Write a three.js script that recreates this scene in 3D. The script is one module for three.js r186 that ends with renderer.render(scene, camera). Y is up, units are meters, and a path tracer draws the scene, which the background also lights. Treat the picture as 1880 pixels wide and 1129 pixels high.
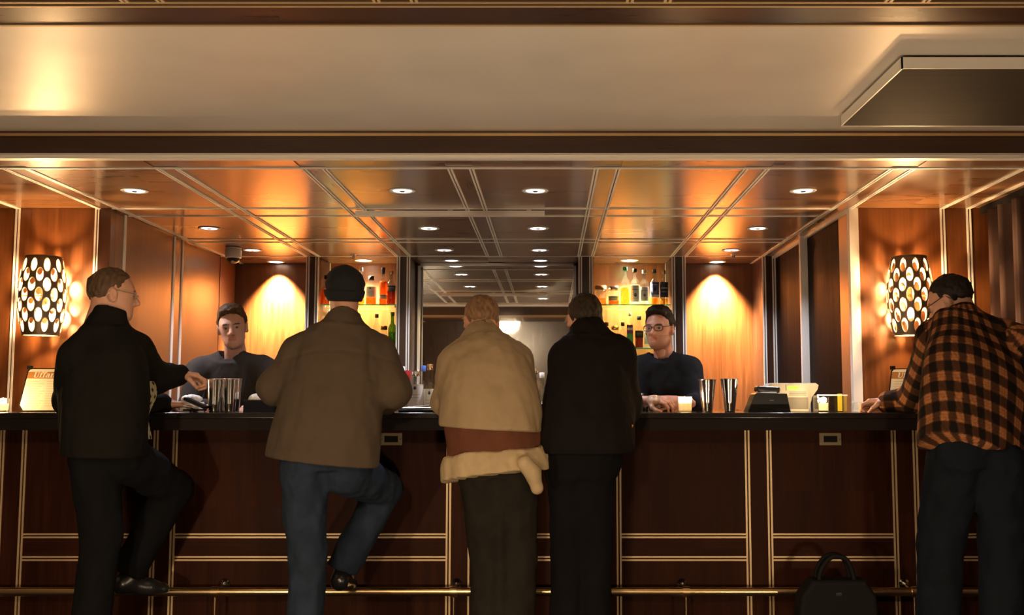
import * as THREE from 'three';
import { mergeGeometries } from 'three/addons/utils/BufferGeometryUtils.js';
import { RoundedBoxGeometry } from 'three/addons/geometries/RoundedBoxGeometry.js';
import { RectAreaLightUniformsLib } from 'three/addons/lights/RectAreaLightUniformsLib.js';

// ---------------------------------------------------------------- camera, exposure, sky
RectAreaLightUniformsLib.init();
const scene = new THREE.Scene();
const F = 1900, EYE = 1.14, TILT = 5.1 * Math.PI / 180, PX = 1010, PY = 564.5;
const camera = new THREE.PerspectiveCamera(2 * Math.atan(564.5 / F) * 180 / Math.PI, 1880 / 1129, 0.05, 60);
camera.position.set(0, EYE, 0);
camera.rotation.set(TILT, 0, 0);
camera.setViewOffset(1880, 1129, 940 - PX, 0, 1880, 1129);
camera.updateProjectionMatrix();
scene.add(camera);
scene.background = new THREE.Color(0, 0, 0);
const renderer = new THREE.WebGLRenderer({ antialias: true });
renderer.toneMapping = THREE.LinearToneMapping;
renderer.toneMappingExposure = 1.0;
renderer.shadowMap.enabled = true;

// light strengths (candela) and colours
const L = {
  wall: 190, shelf: 85, mirror: 5, down: 8, sconce: 2.9, pendant: 22, lantern: [5.2, 4.2, 3.6], candle: 0.35,
  warm: new THREE.Color().setRGB(1, 0.74, 0.42), sconceC: new THREE.Color().setRGB(1, 0.60, 0.27),
  cool: new THREE.Color().setRGB(0.86, 0.88, 1), room: new THREE.Color().setRGB(1, 0.73, 0.46),
};

// ---------------------------------------------------------------- helpers
let seed = 7;
const rnd = () => { seed = (seed * 1664525 + 1013904223) >>> 0; return seed / 4294967296; };
const rr = (a, b) => a + (b - a) * rnd();
const V = (x, y, z) => new THREE.Vector3(x, y, z);
// pixel of the photograph + distance of the wall, counter or person it belongs to -> point in metres
function P(px, py, d) {
  const u = (px - PX) / F, v = (PY - py) / F, s = d / (Math.cos(TILT) - v * Math.sin(TILT));
  return V(s * u, EYE + s * (Math.sin(TILT) + v * Math.cos(TILT)), -d);
}
const names = new Map();
function numbered(n) { const k = names.get(n) || 0; names.set(n, k + 1); return k ? n + '_' + String(k).padStart(3, '0') : n; }
function mesh(name, geo, mat, parent) {
  const m = new THREE.Mesh(Array.isArray(geo) ? mergeGeometries(geo.map(g => g.index ? g.toNonIndexed() : g)) : geo, mat);
  m.name = parent ? name : numbered(name); m.castShadow = m.receiveShadow = true;
  (parent || scene).add(m); return m;
}
function tag(o, label, category, group) { o.userData.label = label; o.userData.category = category; if (group) o.userData.group = group; return o; }
function struct(name, geo, mat) { const m = mesh(name, geo, mat); m.userData.kind = 'structure'; return m; }
function structGroup(name, x = 0, y = 0, z = 0) { const g = new THREE.Group(); g.name = numbered(name); g.position.set(x, y, z); g.userData.kind = 'structure'; scene.add(g); return g; }
function thing(name, label, category, pos, group) {
  const g = new THREE.Group(); g.name = numbered(name); if (pos) g.position.copy(Array.isArray(pos) ? V(...pos) : pos); scene.add(g); return tag(g, label, category, group);
}
function copyOf(o, pos, label, group) { const c = o.clone(); c.name = numbered(o.name.replace(/_\d{3}$/, '')); c.userData = { ...o.userData }; if (label) c.userData.label = label; if (group) c.userData.group = group; c.position.copy(Array.isArray(pos) ? V(...pos) : pos); scene.add(c); return c; }
// a box given by its limits, uv in metres; grain: the axis that the texture's u runs along
function bx(x0, x1, y0, y1, z0, z1, grain = 'x', off = 0) {
  const g = new THREE.BoxGeometry(x1 - x0, y1 - y0, z1 - z0); g.translate((x0 + x1) / 2, (y0 + y1) / 2, (z0 + z1) / 2);
  return metreUV(g, grain, off);
}
function metreUV(g, grain = 'x', off = 0) {
  const p = g.attributes.position, n = g.attributes.normal, uv = new Float32Array(p.count * 2);
  for (let i = 0; i < p.count; i++) {
    const q = [p.getX(i), p.getY(i), p.getZ(i)], a = [Math.abs(n.getX(i)), Math.abs(n.getY(i)), Math.abs(n.getZ(i))];
    const k = a[0] > a[1] && a[0] > a[2] ? 0 : a[1] > a[2] ? 1 : 2, axes = [0, 1, 2].filter(j => j !== k), gi = 'xyz'.indexOf(grain);
    const u = axes.includes(gi) ? gi : axes[0], v = axes.find(j => j !== u);
    uv[2 * i] = q[u] + off * 1.37; uv[2 * i + 1] = q[v] + off * 0.73;
  }
  g.setAttribute('uv', new THREE.BufferAttribute(uv, 2)); return g;
}
function rbox(w, h, d, r = 0.004, seg = 2) { return metreUV(new RoundedBoxGeometry(w, h, d, seg, r)); }
function lathe(pts, seg = 28) { const g = new THREE.LatheGeometry(pts.map(p => new THREE.Vector2(p[0], p[1])), seg); return g; }
function tube(pts, r, seg = 24, rad = 8, closed = false) { return new THREE.TubeGeometry(new THREE.CatmullRomCurve3(pts.map(p => p.isVector3 ? p : V(...p)), closed), seg, r, rad, closed); }
function cyl(r0, r1, h, seg = 24) { return new THREE.CylinderGeometry(r0, r1, h, seg); }
function stick(a, b, r, seg = 12) { const d = b.clone().sub(a), g = cyl(r, r, d.length(), seg); g.applyQuaternion(new THREE.Quaternion().setFromUnitVectors(V(0, 1, 0), d.clone().normalize())); g.translate((a.x + b.x) / 2, (a.y + b.y) / 2, (a.z + b.z) / 2); return g; }

// value noise
const hash3 = (x, y, z) => { let h = (x * 374761393 + y * 668265263 + z * 2147483647) | 0; h = Math.imul(h ^ (h >>> 13), 1274126177); h ^= h >>> 16; return (h >>> 0) / 4294967296; };
function noise(x, y, z = 0) {
  const i = Math.floor(x), j = Math.floor(y), k = Math.floor(z), f = x - i, g = y - j, h = z - k, s = t => t * t * (3 - 2 * t), u = s(f), v = s(g), w = s(h);
  const l = (a, b, t) => a + (b - a) * t, c = (a, b, d) => hash3(i + a, j + b, k + d);
  return l(l(l(c(0, 0, 0), c(1, 0, 0), u), l(c(0, 1, 0), c(1, 1, 0), u), v), l(l(c(0, 0, 1), c(1, 0, 1), u), l(c(0, 1, 1), c(1, 1, 1), u), v), w) * 2 - 1;
}
function perNoise(x, y, per, sd) { // tileable 2-d value noise with period per in both axes
  const m = (a) => ((a % per) + per) % per, i = Math.floor(x), j = Math.floor(y), f = x - i, g = y - j, s = t => t * t * (3 - 2 * t), u = s(f), v = s(g);
  const c = (a, b) => hash3(m(i + a), m(j + b), sd);
  return ((c(0, 0) * (1 - u) + c(1, 0) * u) * (1 - v) + (c(0, 1) * (1 - u) + c(1, 1) * u) * v) * 2 - 1;
}
function dataTex(n, fn, srgb) {
  const d = new Uint8Array(n * n * 4);
  for (let y = 0; y < n; y++) for (let x = 0; x < n; x++) { const c = fn(x / n, y / n), o = (y * n + x) * 4; for (let k = 0; k < 3; k++) d[o + k] = Math.max(0, Math.min(255, 255 * (c.length ? c[k] : c))); d[o + 3] = 255; }
  const t = new THREE.DataTexture(d, n, n); t.wrapS = t.wrapT = THREE.RepeatWrapping; t.magFilter = THREE.LinearFilter; t.minFilter = THREE.LinearMipmapLinearFilter; t.generateMipmaps = true;
  if (srgb) t.colorSpace = THREE.SRGBColorSpace; t.needsUpdate = true; return t;
}
const grainAt = (u, v) => { // u along the grain; tile is 2 m by 2 m
  const w = perNoise(u * 4, v * 16, 16, 3) * 0.35;
  return 0.45 * perNoise(u * 4, (v * 64 + w * 4), 64, 1) + 0.3 * perNoise(u * 8, v * 256, 256, 2) + 0.4 * perNoise(u * 4, v * 12, 16, 4) + 0.2 * perNoise(u * 16, v * 512, 512, 5);
};
const woodMap = dataTex(1024, (u, v) => { const g = grainAt(u, v), a = 0.80 + 0.17 * g; return [a, a * (0.97 + 0.03 * g), a * (0.93 + 0.06 * g)]; }, true);
const woodRough = dataTex(512, (u, v) => 0.62 + 0.14 * grainAt(u, v));
for (const t of [woodMap, woodRough]) t.repeat.set(0.5, 0.5);
const speck = dataTex(512, (u, v) => { const s = perNoise(u * 128, v * 128, 128, 9) * 0.5 + perNoise(u * 32, v * 32, 32, 8) * 0.5; return 0.8 + 0.2 * s; }, true); speck.repeat.set(0.6, 0.6);
const plasterTone = dataTex(512, (u, v) => { const s = perNoise(u * 6, v * 6, 6, 19) * 0.5 + perNoise(u * 24, v * 24, 24, 18) * 0.3; return 0.93 + 0.06 * s; }, true); plasterTone.repeat.set(0.25, 0.25);

// ---------------------------------------------------------------- materials
const rgb = (r, g, b) => new THREE.Color().setRGB(r, g, b);
const std = (o) => new THREE.MeshStandardMaterial(o), phy = (o) => new THREE.MeshPhysicalMaterial(o);
const M = {
  wood: phy({ color: rgb(0.175, 0.060, 0.016), map: woodMap, roughness: 0.55, roughnessMap: woodRough, clearcoat: 0.35, clearcoatRoughness: 0.3 }),
  woodCeil: phy({ color: rgb(0.35, 0.175, 0.075), map: woodMap, roughness: 0.5, roughnessMap: woodRough, clearcoat: 0.9, clearcoatRoughness: 0.2 }),
  woodDark: phy({ color: rgb(0.065, 0.024, 0.013), map: woodMap, roughness: 0.5, roughnessMap: woodRough, clearcoat: 0.4, clearcoatRoughness: 0.25 }),
  woodBar: phy({ color: rgb(0.05, 0.015, 0.007), map: woodMap, roughness: 0.8, roughnessMap: woodRough, specularIntensity: 0.12 }),
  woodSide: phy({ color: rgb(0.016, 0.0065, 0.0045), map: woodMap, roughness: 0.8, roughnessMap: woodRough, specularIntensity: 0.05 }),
  woodMatte: phy({ color: rgb(0.032, 0.02, 0.013), map: woodMap, roughness: 0.7, specularIntensity: 0.4 }),
  strip: std({ color: rgb(0.93, 0.89, 0.82), roughness: 0.45, metalness: 0.3 }),
  goldStrip: std({ color: rgb(0.60, 0.43, 0.24), roughness: 0.42, metalness: 0.35 }),
  nosing: phy({ color: rgb(0.010, 0.006, 0.005), roughness: 0.6, specularIntensity: 0.2 }),
  bronze: std({ color: rgb(0.20, 0.15, 0.09), roughness: 0.5, metalness: 0.6 }),
  brass: std({ color: rgb(0.80, 0.56, 0.30), roughness: 0.27, metalness: 1 }),
  satin: std({ color: rgb(0.62, 0.48, 0.34), roughness: 0.32, metalness: 1 }),
  chrome: std({ color: rgb(0.85, 0.84, 0.82), roughness: 0.14, metalness: 1 }),
  plaster: std({ color: rgb(0.90, 0.83, 0.74), map: plasterTone, roughness: 0.42, metalness: 0.22 }),
  stone: phy({ color: rgb(0.020, 0.016, 0.014), map: speck, roughness: 0.18, clearcoat: 0.6, clearcoatRoughness: 0.08 }),
  carpet: std({ color: rgb(0.045, 0.03, 0.026), map: speck, roughness: 1 }),
  mirror: std({ color: rgb(0.86, 0.86, 0.84), roughness: 0.02, metalness: 1 }),
  blackMatte: phy({ color: rgb(0.008, 0.007, 0.007), roughness: 0.7, specularIntensity: 0.25 }),
  blackGloss: phy({ color: rgb(0.012, 0.012, 0.013), roughness: 0.3, clearcoat: 0.6, clearcoatRoughness: 0.1 }),
  white: std({ color: rgb(0.82, 0.81, 0.79), roughness: 0.45 }),
  paper: std({ color: rgb(0.86, 0.82, 0.72), roughness: 0.8 }),
  glass: phy({ color: rgb(0.97, 0.99, 0.98), roughness: 0.02, transmission: 1, thickness: 0, ior: 1.5 }),
  shelfGlass: phy({ color: rgb(0.80, 0.95, 0.90), roughness: 0.02, transmission: 1, thickness: 0, ior: 1.5 }),
  shelfEdge: phy({ color: rgb(0.18, 0.62, 0.52), roughness: 0.15, transmission: 0.5, thickness: 0, ior: 1.5 }),
  curtain: std({ color: rgb(0.035, 0.014, 0.010), roughness: 0.95 }),
  lens: std({ color: rgb(0.9, 0.9, 0.9), emissive: rgb(1, 0.97, 0.95), emissiveIntensity: 3.2, roughness: 0.4 }),
  lensWarm: std({ color: rgb(0.9, 0.9, 0.9), emissive: rgb(1, 0.9, 0.7), emissiveIntensity: 14, roughness: 0.4 }),
};

// ---------------------------------------------------------------- the setting
const CEIL = 2.34, TRAY = 2.477, D = { counter: 5.08, front: 5.4, frieze: 5.07, sconce: 6.43, back: 9.06, post: 8.6, trayNear: 3.23 };
const XL = -2.77, XR = 1.888;                                  // side walls of the bar alcove
const pairs = [[-2.835, -2.72], [-2.04, -1.94], [-1.282, -1.174], [-0.523, -0.41], [0.24, 0.354], [1.019, 1.132], [1.777, 1.888]];
const rows = [5.29, 6.43, 6.70, 7.67, 7.83, 8.60];

struct('floor', bx(-6.2, 4.7, -0.1, 0, -9.4, 6.2, 'x'), M.carpet);
struct('wall_left', bx(-6.2, -6, 0, 3.2, -6.5, 6.2, 'y'), M.woodDark);
struct('wall_right', bx(4.5, 4.7, 0, 3.2, -6.5, 6.2, 'y'), M.woodDark);
struct('wall_rear', bx(-6, 4.5, 0, 3.2, 6, 6.2, 'y'), M.woodDark);
struct('ceiling', bx(-6.2, 4.7, 3.0, 3.2, -2.2, 6.2, 'x'), M.plaster);

// a metal strip: two ribs with a groove between them, laid on a surface; runs along axis from a to b
function ribs(axis, a, b, c, level, out, w = 0.026) { // c: centre across, level: surface coordinate, out: +1/-1 direction the strip stands out
  const gs = [], r = w * 0.36, h = 0.006;
  for (const s of [-1, 1]) {
    const c0 = c + s * w * 0.5 - (s > 0 ? r : 0), c1 = c0 + r, l0 = Math.min(level, level + out * h), l1 = Math.max(level, level + out * h);
    if (axis === 'z') gs.push(bx(c0, c1, l0, l1, a, b, 'z'));             // on a ceiling, along depth
    if (axis === 'x') gs.push(bx(a, b, l0, l1, c0, c1, 'x'));             // on a ceiling, across
    if (axis === 'y') gs.push(bx(c0, c1, a, b, l0, l1, 'y'));             // on a wall facing the room
    if (axis === 'w') gs.push(bx(a, b, c0, c1, l0, l1, 'x'));             // on a wall facing the room, across
    if (axis === 's') gs.push(bx(l0, l1, a, b, c0, c1, 'y'));             // on a side wall, upright
  }
  const lo = Math.min(level, level + out * 0.002), hi = Math.max(level, level + out * 0.002);
  return gs;
}
// bar soffit: base slab, a wooden panel in every bay, metal strips
{
  const g = structGroup('ceiling_panelled'); g.name = 'ceiling_001'; g.userData.label = 'glossy mahogany panelled soffit with pale metal strips over the bar';
  mesh('soffit_base', bx(-6, 4.5, CEIL + 0.004, 3.2, -9.4, -D.frieze, 'x'), M.woodCeil, g);
  const cols = [[-6, -3.36], [-3.33, -2.85], ...pairs.slice(0, -1).map((p, i) => [p[1] + 0.013, pairs[i + 1][0] - 0.013]), [1.90, 2.45], [2.48, 2.62], [2.64, 4.5]];
  const rowLim = [[D.frieze + 0.03, rows[0] - 0.01], ...rows.slice(0, -1).map((r, i) => [r + 0.01, rows[i + 1] - 0.01]), [rows[5] + 0.01, 9.1]];
  let k = 0;
  for (const [x0, x1] of cols) for (const [d0, d1] of rowLim) {
    if ((x1 < -2.8 || x0 > 1.88) && d0 > 6.4) continue;
    mesh('panel', bx(x0, x1, CEIL, CEIL + 0.004, -d1, -d0, 'x', ++k), M.woodCeil, g);
  }
  for (const p of pairs) {                                          // the narrow board between the two strips of a pair
    const far = p[0] < -2.8 ? D.sconce : p[1] > 1.8 ? 9.06 : rows[5] + 0.02;
    mesh('narrow_board', bx(p[0] + 0.013, p[1] - 0.013, CEIL, CEIL + 0.004, -far, -rows[0], 'z', ++k), M.woodCeil, g);
    for (const c of p) mesh('metal_strip', ribs('z', -(c < -2.8 ? D.sconce : c === -2.72 ? 9.06 : far), -rows[0], c, CEIL, -1, 0.026), M.strip, g);
  }
  for (const c of [-3.345, 2.465, 2.63]) mesh('metal_strip', ribs('z', -D.sconce, -rows[0], c, CEIL, -1, 0.024), M.strip, g);
  for (const d of rows) mesh('metal_strip', bx(d < 6 ? -6 : d < 6.5 ? -2.84 : -2.76, d < 6 ? 4.5 : 1.777, CEIL - 0.005, CEIL + 0.002, -d - 0.009, -d + 0.009), M.strip, g);
  // fascia towards the tray ceiling
  mesh('fascia_board', bx(-6, 4.5, CEIL + 0.02, TRAY - 0.022, -D.frieze - 0.002, -D.frieze + 0.012, 'x', 4), M.woodDark, g);
  mesh('fascia_trim', [bx(-6, 4.5, CEIL - 0.006, CEIL + 0.02, -D.frieze - 0.03, -D.frieze + 0.02), bx(-6, 4.5, CEIL + 0.006, CEIL + 0.011, -D.frieze, -D.frieze + 0.026)], M.strip, g);
  mesh('fascia_trim', bx(-6, 4.5, TRAY - 0.03, TRAY - 0.016, -D.frieze, -D.frieze + 0.022), M.brass, g);
}
// pale tray ceiling and the near soffit
struct('ceiling_tray', bx(-6, 4.5, TRAY, 3.2, -D.frieze, -D.trayNear, 'x'), M.plaster).name = 'ceiling_002';
{
  const g = structGroup('near'); g.name = 'ceiling_003'; g.userData.label = 'glossy dark wooden soffit edge with metal strips in front of the tray';
  mesh('soffit_base', bx(-6, 4.5, CEIL + 0.004, 3.2, -D.trayNear, -2.2, 'x'), M.woodDark, g);
  mesh('edge_trim', bx(-6, 4.5, CEIL - 0.004, CEIL + 0.012, -D.trayNear - 0.008, -D.trayNear + 0.006), M.goldStrip, g);
  mesh('border_board', bx(-6, 4.5, CEIL, CEIL + 0.004, -D.trayNear + 0.006, -3.075, 'x', 5), M.woodDark, g);
  for (const d of [3.066, 3.035]) mesh('metal_strip', bx(-6, 4.5, CEIL - 0.005, CEIL + 0.002, -d - 0.005, -d + 0.005), M.goldStrip, g);
  let px = -6, k = 9;
  for (const c of [-3.35, -3.25, ...pairs.flat(), 2.54, 2.65]) {
    mesh('panel', bx(px, c - 0.012, CEIL, CEIL + 0.004, -3.03, -2.2, 'x', ++k), M.woodDark, g); px = c + 0.012;
    mesh('metal_strip', ribs('z', -3.03, -2.2, c, CEIL, -1, 0.024), M.goldStrip, g);
  }
}
// walls with the sconces
function sconceWall(name, x0, x1, strips, label) {
  const g = structGroup(name); g.userData.label = label;
  mesh('wall_base', bx(x0, x1, 0, CEIL + 0.2, -D.sconce - 0.25, -D.sconce - 0.004, 'y'), M.wood, g);
  let p = x0, k = 30;
  for (const c of [...strips, x1]) { if (c - p > 0.05) mesh('panel', bx(p, c - 0.014, 0, CEIL, -D.sconce - 0.004, -D.sconce, 'y', ++k), M.wood, g); p = c + 0.014; }
  for (const c of strips) mesh('metal_strip', ribs('y', 0, CEIL, c, -D.sconce, 1, 0.03), M.strip, g);
  return g;
}
sconceWall('wall_sconce_left', -6, -2.8, [-4.1, -3.345, -2.845], 'reddish wooden wall panel with vertical metal strips behind the wall lamp');
sconceWall('wall_sconce_right', 1.93, 4.5, [2.465, 2.63], 'reddish wooden wall panel with metal strips beside the curtain');
// alcove side walls
{
  const g = structGroup('wall_alcove_left'); g.userData.label = 'brown wooden side wall of the bar alcove with upright strips';
  mesh('wall_base', bx(XL - 0.25, XL - 0.004, 0, CEIL + 0.2, -9.3, -D.sconce - 0.001, 'y'), M.wood, g);
  let p = D.sconce, k = 40;
  for (const d of [6.67, 7.56, 7.73, 8.62, 9.06]) { mesh('panel', bx(XL - 0.004, XL, 0, CEIL, -d + 0.01, -p - 0.01, 'y', ++k), M.wood, g); p = d; }
  for (const d of [6.67, 7.56, 7.73]) mesh('metal_strip', ribs('s', 0, CEIL, -d, XL, 1, 0.03), M.strip, g);
  mesh('corner_post', bx(-2.83, -2.755, 0, CEIL, -6.5, -D.sconce + 0.012, 'y', 3), M.woodDark, g);
}
{
  const g = structGroup('wall_alcove_right'); g.userData.label = 'dark wooden side wall of the bar alcove with brass bands';
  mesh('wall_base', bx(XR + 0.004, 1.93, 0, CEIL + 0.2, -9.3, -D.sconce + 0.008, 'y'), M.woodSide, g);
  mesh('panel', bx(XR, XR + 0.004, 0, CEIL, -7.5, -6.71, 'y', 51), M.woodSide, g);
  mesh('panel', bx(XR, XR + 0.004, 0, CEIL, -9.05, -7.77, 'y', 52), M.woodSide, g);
  mesh('metal_band', bx(XR - 0.004, XR + 0.003, 0, CEIL, -6.69, -6.47, 'y'), M.satin, g);
  mesh('metal_band', bx(XR - 0.004, XR + 0.003, 0, CEIL, -7.73, -7.58, 'y'), M.satin, g);
  mesh('edge_post', bx(XR - 0.012, XR + 0.045, 0, CEIL, -6.47, -D.sconce + 0.014, 'y'), M.strip, g);
  mesh('edge_post', bx(XR - 0.05, XR + 0.003, 0, CEIL, -7.58, -7.54, 'y'), M.strip, g);
  mesh('top_strip', bx(XR - 0.02, XR, CEIL - 0.02, CEIL, -9.05, -6.45, 'z'), M.strip, g);
}
// back wall: bays between dark posts; shelves in two bays, a mirror in the middle
{
  const g = structGroup('wall_back'); g.userData.label = 'wooden back wall of the bar with recessed bays';
  mesh('wall_base', bx(XL - 0.25, XR + 0.25, 0, CEIL + 0.2, -9.4, -D.back - 0.004, 'y'), M.wood, g);
  let k = 60;
  for (const [x0, x1] of [[XL, -2.04], [1.132, XR]]) mesh('panel', bx(x0, x1, 0, CEIL, -D.back - 0.004, -D.back, 'y', ++k), M.wood, g);
  for (const [x0, x1] of [[-1.94, -1.282], [0.354, 1.019]]) mesh('shelf_back_panel', bx(x0, x1, 0, CEIL, -D.back - 0.004, -D.back, 'y', ++k), M.wood, g);
  for (const x of [-1.94, -1.282, 0.354, 1.019]) { const s = x === -1.94 || x === 0.354 ? 1 : -1; mesh('metal_strip', bx(Math.min(x, x + s * 0.006), Math.max(x, x + s * 0.006), 0.95, CEIL, -D.back + 0.002, -D.back + 0.018, 'y'), M.strip, g); }
}
for (const [x0, x1] of [[-2.04, -1.94], [-1.282, -1.174], [0.24, 0.354], [1.019, 1.132], [1.777, 1.884]]) { // dark posts between the bays, standing on the back counter
  const g = structGroup('trim'); g.userData.label = 'dark upright post with metal edge strips between two back wall bays';
  mesh('post', bx(x0 + 0.004, x1 - 0.004, 0.951, CEIL, -D.back + 0.001, -D.post, 'y', x0), M.woodDark, g);
  for (const c of [x0 + 0.012, x1 - 0.012]) mesh('metal_strip', ribs('y', 0.951, CEIL, c, -D.post, 1, 0.03), M.strip, g);
}
{
  const m = thing('wall_mirror', 'large mirror in a slim metal frame between the two bottle shelves', 'mirror', [-0.467, 0.95, -D.back + 0.001]);
  const x0 = -0.695, x1 = 0.695, h = 1.365;
  mesh('glass', bx(x0 + 0.02, x1 - 0.02, 0.02, h, 0, 0.012), M.mirror, m);
  mesh('frame', [bx(x0, x0 + 0.022, 0, h + 0.02, 0, 0.024), bx(x1 - 0.022, x1, 0, h + 0.02, 0, 0.024), bx(x0, x1, h, h + 0.022, 0, 0.024), bx(x0, x1, 0, 0.022, 0, 0.024)], M.strip, m);
}
// back counter below the shelves
{
  const c = thing('back_counter', 'dark wooden cabinet run with black top under the bottle shelves', 'cabinet', [0, 0, -D.back + 0.03]);
  mesh('worktop', bx(XL + 0.02, XR - 0.06, 0.91, 0.95, 0.0, 0.62, 'x'), M.stone, c);
  mesh('body', bx(XL + 0.02, XR - 0.06, 0.08, 0.91, 0.0, 0.56, 'x'), M.woodDark, c);
  mesh('plinth', bx(XL + 0.02, XR - 0.06, 0, 0.08, 0.0, 0.5, 'x'), M.blackMatte, c);
  for (let i = 0; i < 8; i++) { const x = XL + 0.01 + i * 0.578; const d = mesh('door', bx(x + 0.01, x + 0.565, 0.1, 0.89, 0.56, 0.578, 'y', i), M.woodDark, c); mesh('handle', stick(V(x + 0.52, 0.6, 0.6), V(x + 0.52, 0.75, 0.6), 0.006), M.chrome, d); }
}
// curtain along the right side
{
  const pts = [], n = 90; for (let i = 0; i <= n; i++) { const t = i / n; pts.push([2.72 + 0.045 * Math.sin(t * 62 + 1.6 * Math.sin(t * 9)) + 0.012 * Math.sin(t * 150), -6.36 + t * 1.75]); }
  const pos = [], idx = [], rowsN = 12;
  for (let j = 0; j <= rowsN; j++) for (let i = 0; i <= n; i++) { const y = 0.02 + (2.3 - 0.02) * j / rowsN, k = 1 + 0.25 * (1 - j / rowsN); pos.push(2.72 + (pts[i][0] - 2.72) * k, y, pts[i][1]); }
  for (let j = 0; j < rowsN; j++) for (let i = 0; i < n; i++) { const a = j * (n + 1) + i, b = a + 1, c = a + n + 1, d = c + 1; idx.push(a, b, c, b, d, c); }
  const front = pos.slice(), N = pos.length / 3; for (let i = 0; i < N; i++) pos.push(front[3 * i] + 0.004, front[3 * i + 1], front[3 * i + 2]);
  const m = idx.length; for (let i = 0; i < m; i += 3) idx.push(idx[i] + N, idx[i + 2] + N, idx[i + 1] + N);
  const g = new THREE.BufferGeometry(); g.setAttribute('position', new THREE.Float32BufferAttribute(pos, 3)); g.setIndex(idx); g.computeVertexNormals();
  const c = thing('curtain', 'dark brown floor-length curtain hanging in folds beside the wall lamp', 'curtain', [0, 0, 0]);
  const cl = mesh('cloth', g, M.curtain, c); mesh('rail', bx(2.69, 2.75, 2.3, CEIL, -6.4, -4.6), M.blackMatte, c);
}
// hanging panel under the tray ceiling
{
  const x0 = 1.365, y = TRAY - 0.055, z0 = -4.77, z1 = -3.92;
  const t = thing('ceiling_panel', 'flat dark panel with pale edges hung under the cream ceiling', 'panel', [x0, y, z0]);
  mesh('board', bx(0.006, 1.8, 0, 0.03, 0.006, z1 - z0 - 0.006, 'x', 3), M.woodMatte, t);
  mesh('edge_trim', [bx(0, 0.006, -0.001, 0.045, 0, z1 - z0), bx(0, 1.8, -0.001, 0.045, z1 - z0 - 0.006, z1 - z0), bx(0, 1.8, -0.001, 0.045, 0, 0.006)], M.strip, t);
  mesh('hanger_frame', bx(0.03, 1.77, 0.03, 0.055, 0.03, z1 - z0 - 0.03), M.blackMatte, t);
}
// ---------------------------------------------------------------- the bar counter
{
  const W0 = -5.99, W1 = 2.62, top = 1.078;
  const bar = thing('bar_counter', 'long bar counter with black stone top and dark panelled front', 'counter', [0, 0, -D.front]);
  const f = (d) => D.front - d;                                                   // distance -> local z
  mesh('countertop', (() => { const g = new RoundedBoxGeometry(W1 - W0, 0.03, 0.6, 2, 0.006); g.translate((W0 + W1) / 2, top - 0.015, f(5.38)); return metreUV(g); })(), M.stone, bar);
  mesh('nosing', bx(W0, W1, 0.992, top - 0.03, f(5.16), f(5.09)), M.nosing, bar);
  mesh('underside', bx(W0, W1, 0.99, top - 0.03, f(5.66), f(5.16)), M.woodDark, bar);
  mesh('body', bx(W0, W1, 0.0, 0.99, f(5.62), f(5.404), 'x'), M.woodBar, bar);
  let k = 80, prev = W0;
  const cs = [-3.6, -3.49, ...pairs.flat().map(x => x)];
  for (let i = 0; i <= cs.length; i++) {
    const c = i < cs.length ? cs[i] : W1, wide = c - prev > 0.3;
    const a = prev + (i ? 0.013 : 0), b = c - 0.013;
    if (wide) {
      mesh('panel', bx(a, b, 0.455, 0.99, -0.004, 0, 'y', ++k), M.woodBar, bar);
      mesh('panel', bx(a, b, 0.34, 0.435, -0.004, 0, 'x', ++k), M.woodBar, bar);
      mesh('panel', bx(a, b, 0.0, 0.32, -0.004, 0, 'y', ++k), M.woodBar, bar);
      for (const y of [0.445, 0.33]) mesh('metal_strip', ribs('w', a, b, y, -0.002, 1, 0.024), M.goldStrip, bar);
    } else mesh('panel', bx(a, b, 0, 0.99, -0.004, 0, 'y', ++k), M.woodBar, bar);
    if (i < cs.length) mesh('metal_strip', ribs('y', 0, 0.99, c, -0.002, 1, 0.026), M.goldStrip, bar);
    prev = c;
  }
}
{ // work ledge on the bartenders' side
  const w = thing('work_ledge', 'low steel work ledge behind the bar counter', 'worktop', [0, 0, -5.72]);
  mesh('top', bx(-2.6, 1.85, 0.93, 0.96, -0.13, 0.05), M.satin, w); mesh('front_apron', bx(-2.6, 1.85, 0.75, 0.93, -0.13, -0.12), M.satin, w);
  for (const x of [-2.5, -0.4, 1.75]) mesh('leg', bx(x, x + 0.04, 0, 0.93, -0.11, -0.07), M.satin, w);
}
// foot rail
{
  const y = 0.19, d = 5.25;
  const r = thing('foot_rail', 'polished brass foot rail along the base of the bar', 'foot rail', [0, 0, -d]);
  mesh('rail', stick(V(-6, y, 0), V(2.6, y, 0), 0.022, 20), M.brass, r);
  for (const x of [-2.85, -1.665, -0.479, 0.675, 1.81]) {
    const b = mesh('bracket', [stick(V(x, y, 0), V(x, y + 0.012, -0.148), 0.007)], M.brass, r);
    mesh('collar', (() => { const g = cyl(0.028, 0.028, 0.034, 20); g.rotateZ(Math.PI / 2); g.translate(x, y, 0); return g; })(), M.brass, b);
    mesh('wall_flange', (() => { const g = lathe([[0, 0], [0.03, 0], [0.028, 0.006], [0.018, 0.012], [0.01, 0.026], [0, 0.026]], 20); g.rotateX(Math.PI / 2); g.translate(x, y + 0.012, -0.149); return g; })(), M.chrome, b);
    mesh('post', stick(V(x, y, 0), V(x, 0.004, 0), 0.006), M.brass, b);
    mesh('floor_flange', lathe([[0, 0], [0.03, 0], [0.028, 0.005], [0.008, 0.01], [0, 0.01]], 20).translate(x, 0, 0), M.brass, b);
  }
}
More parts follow.
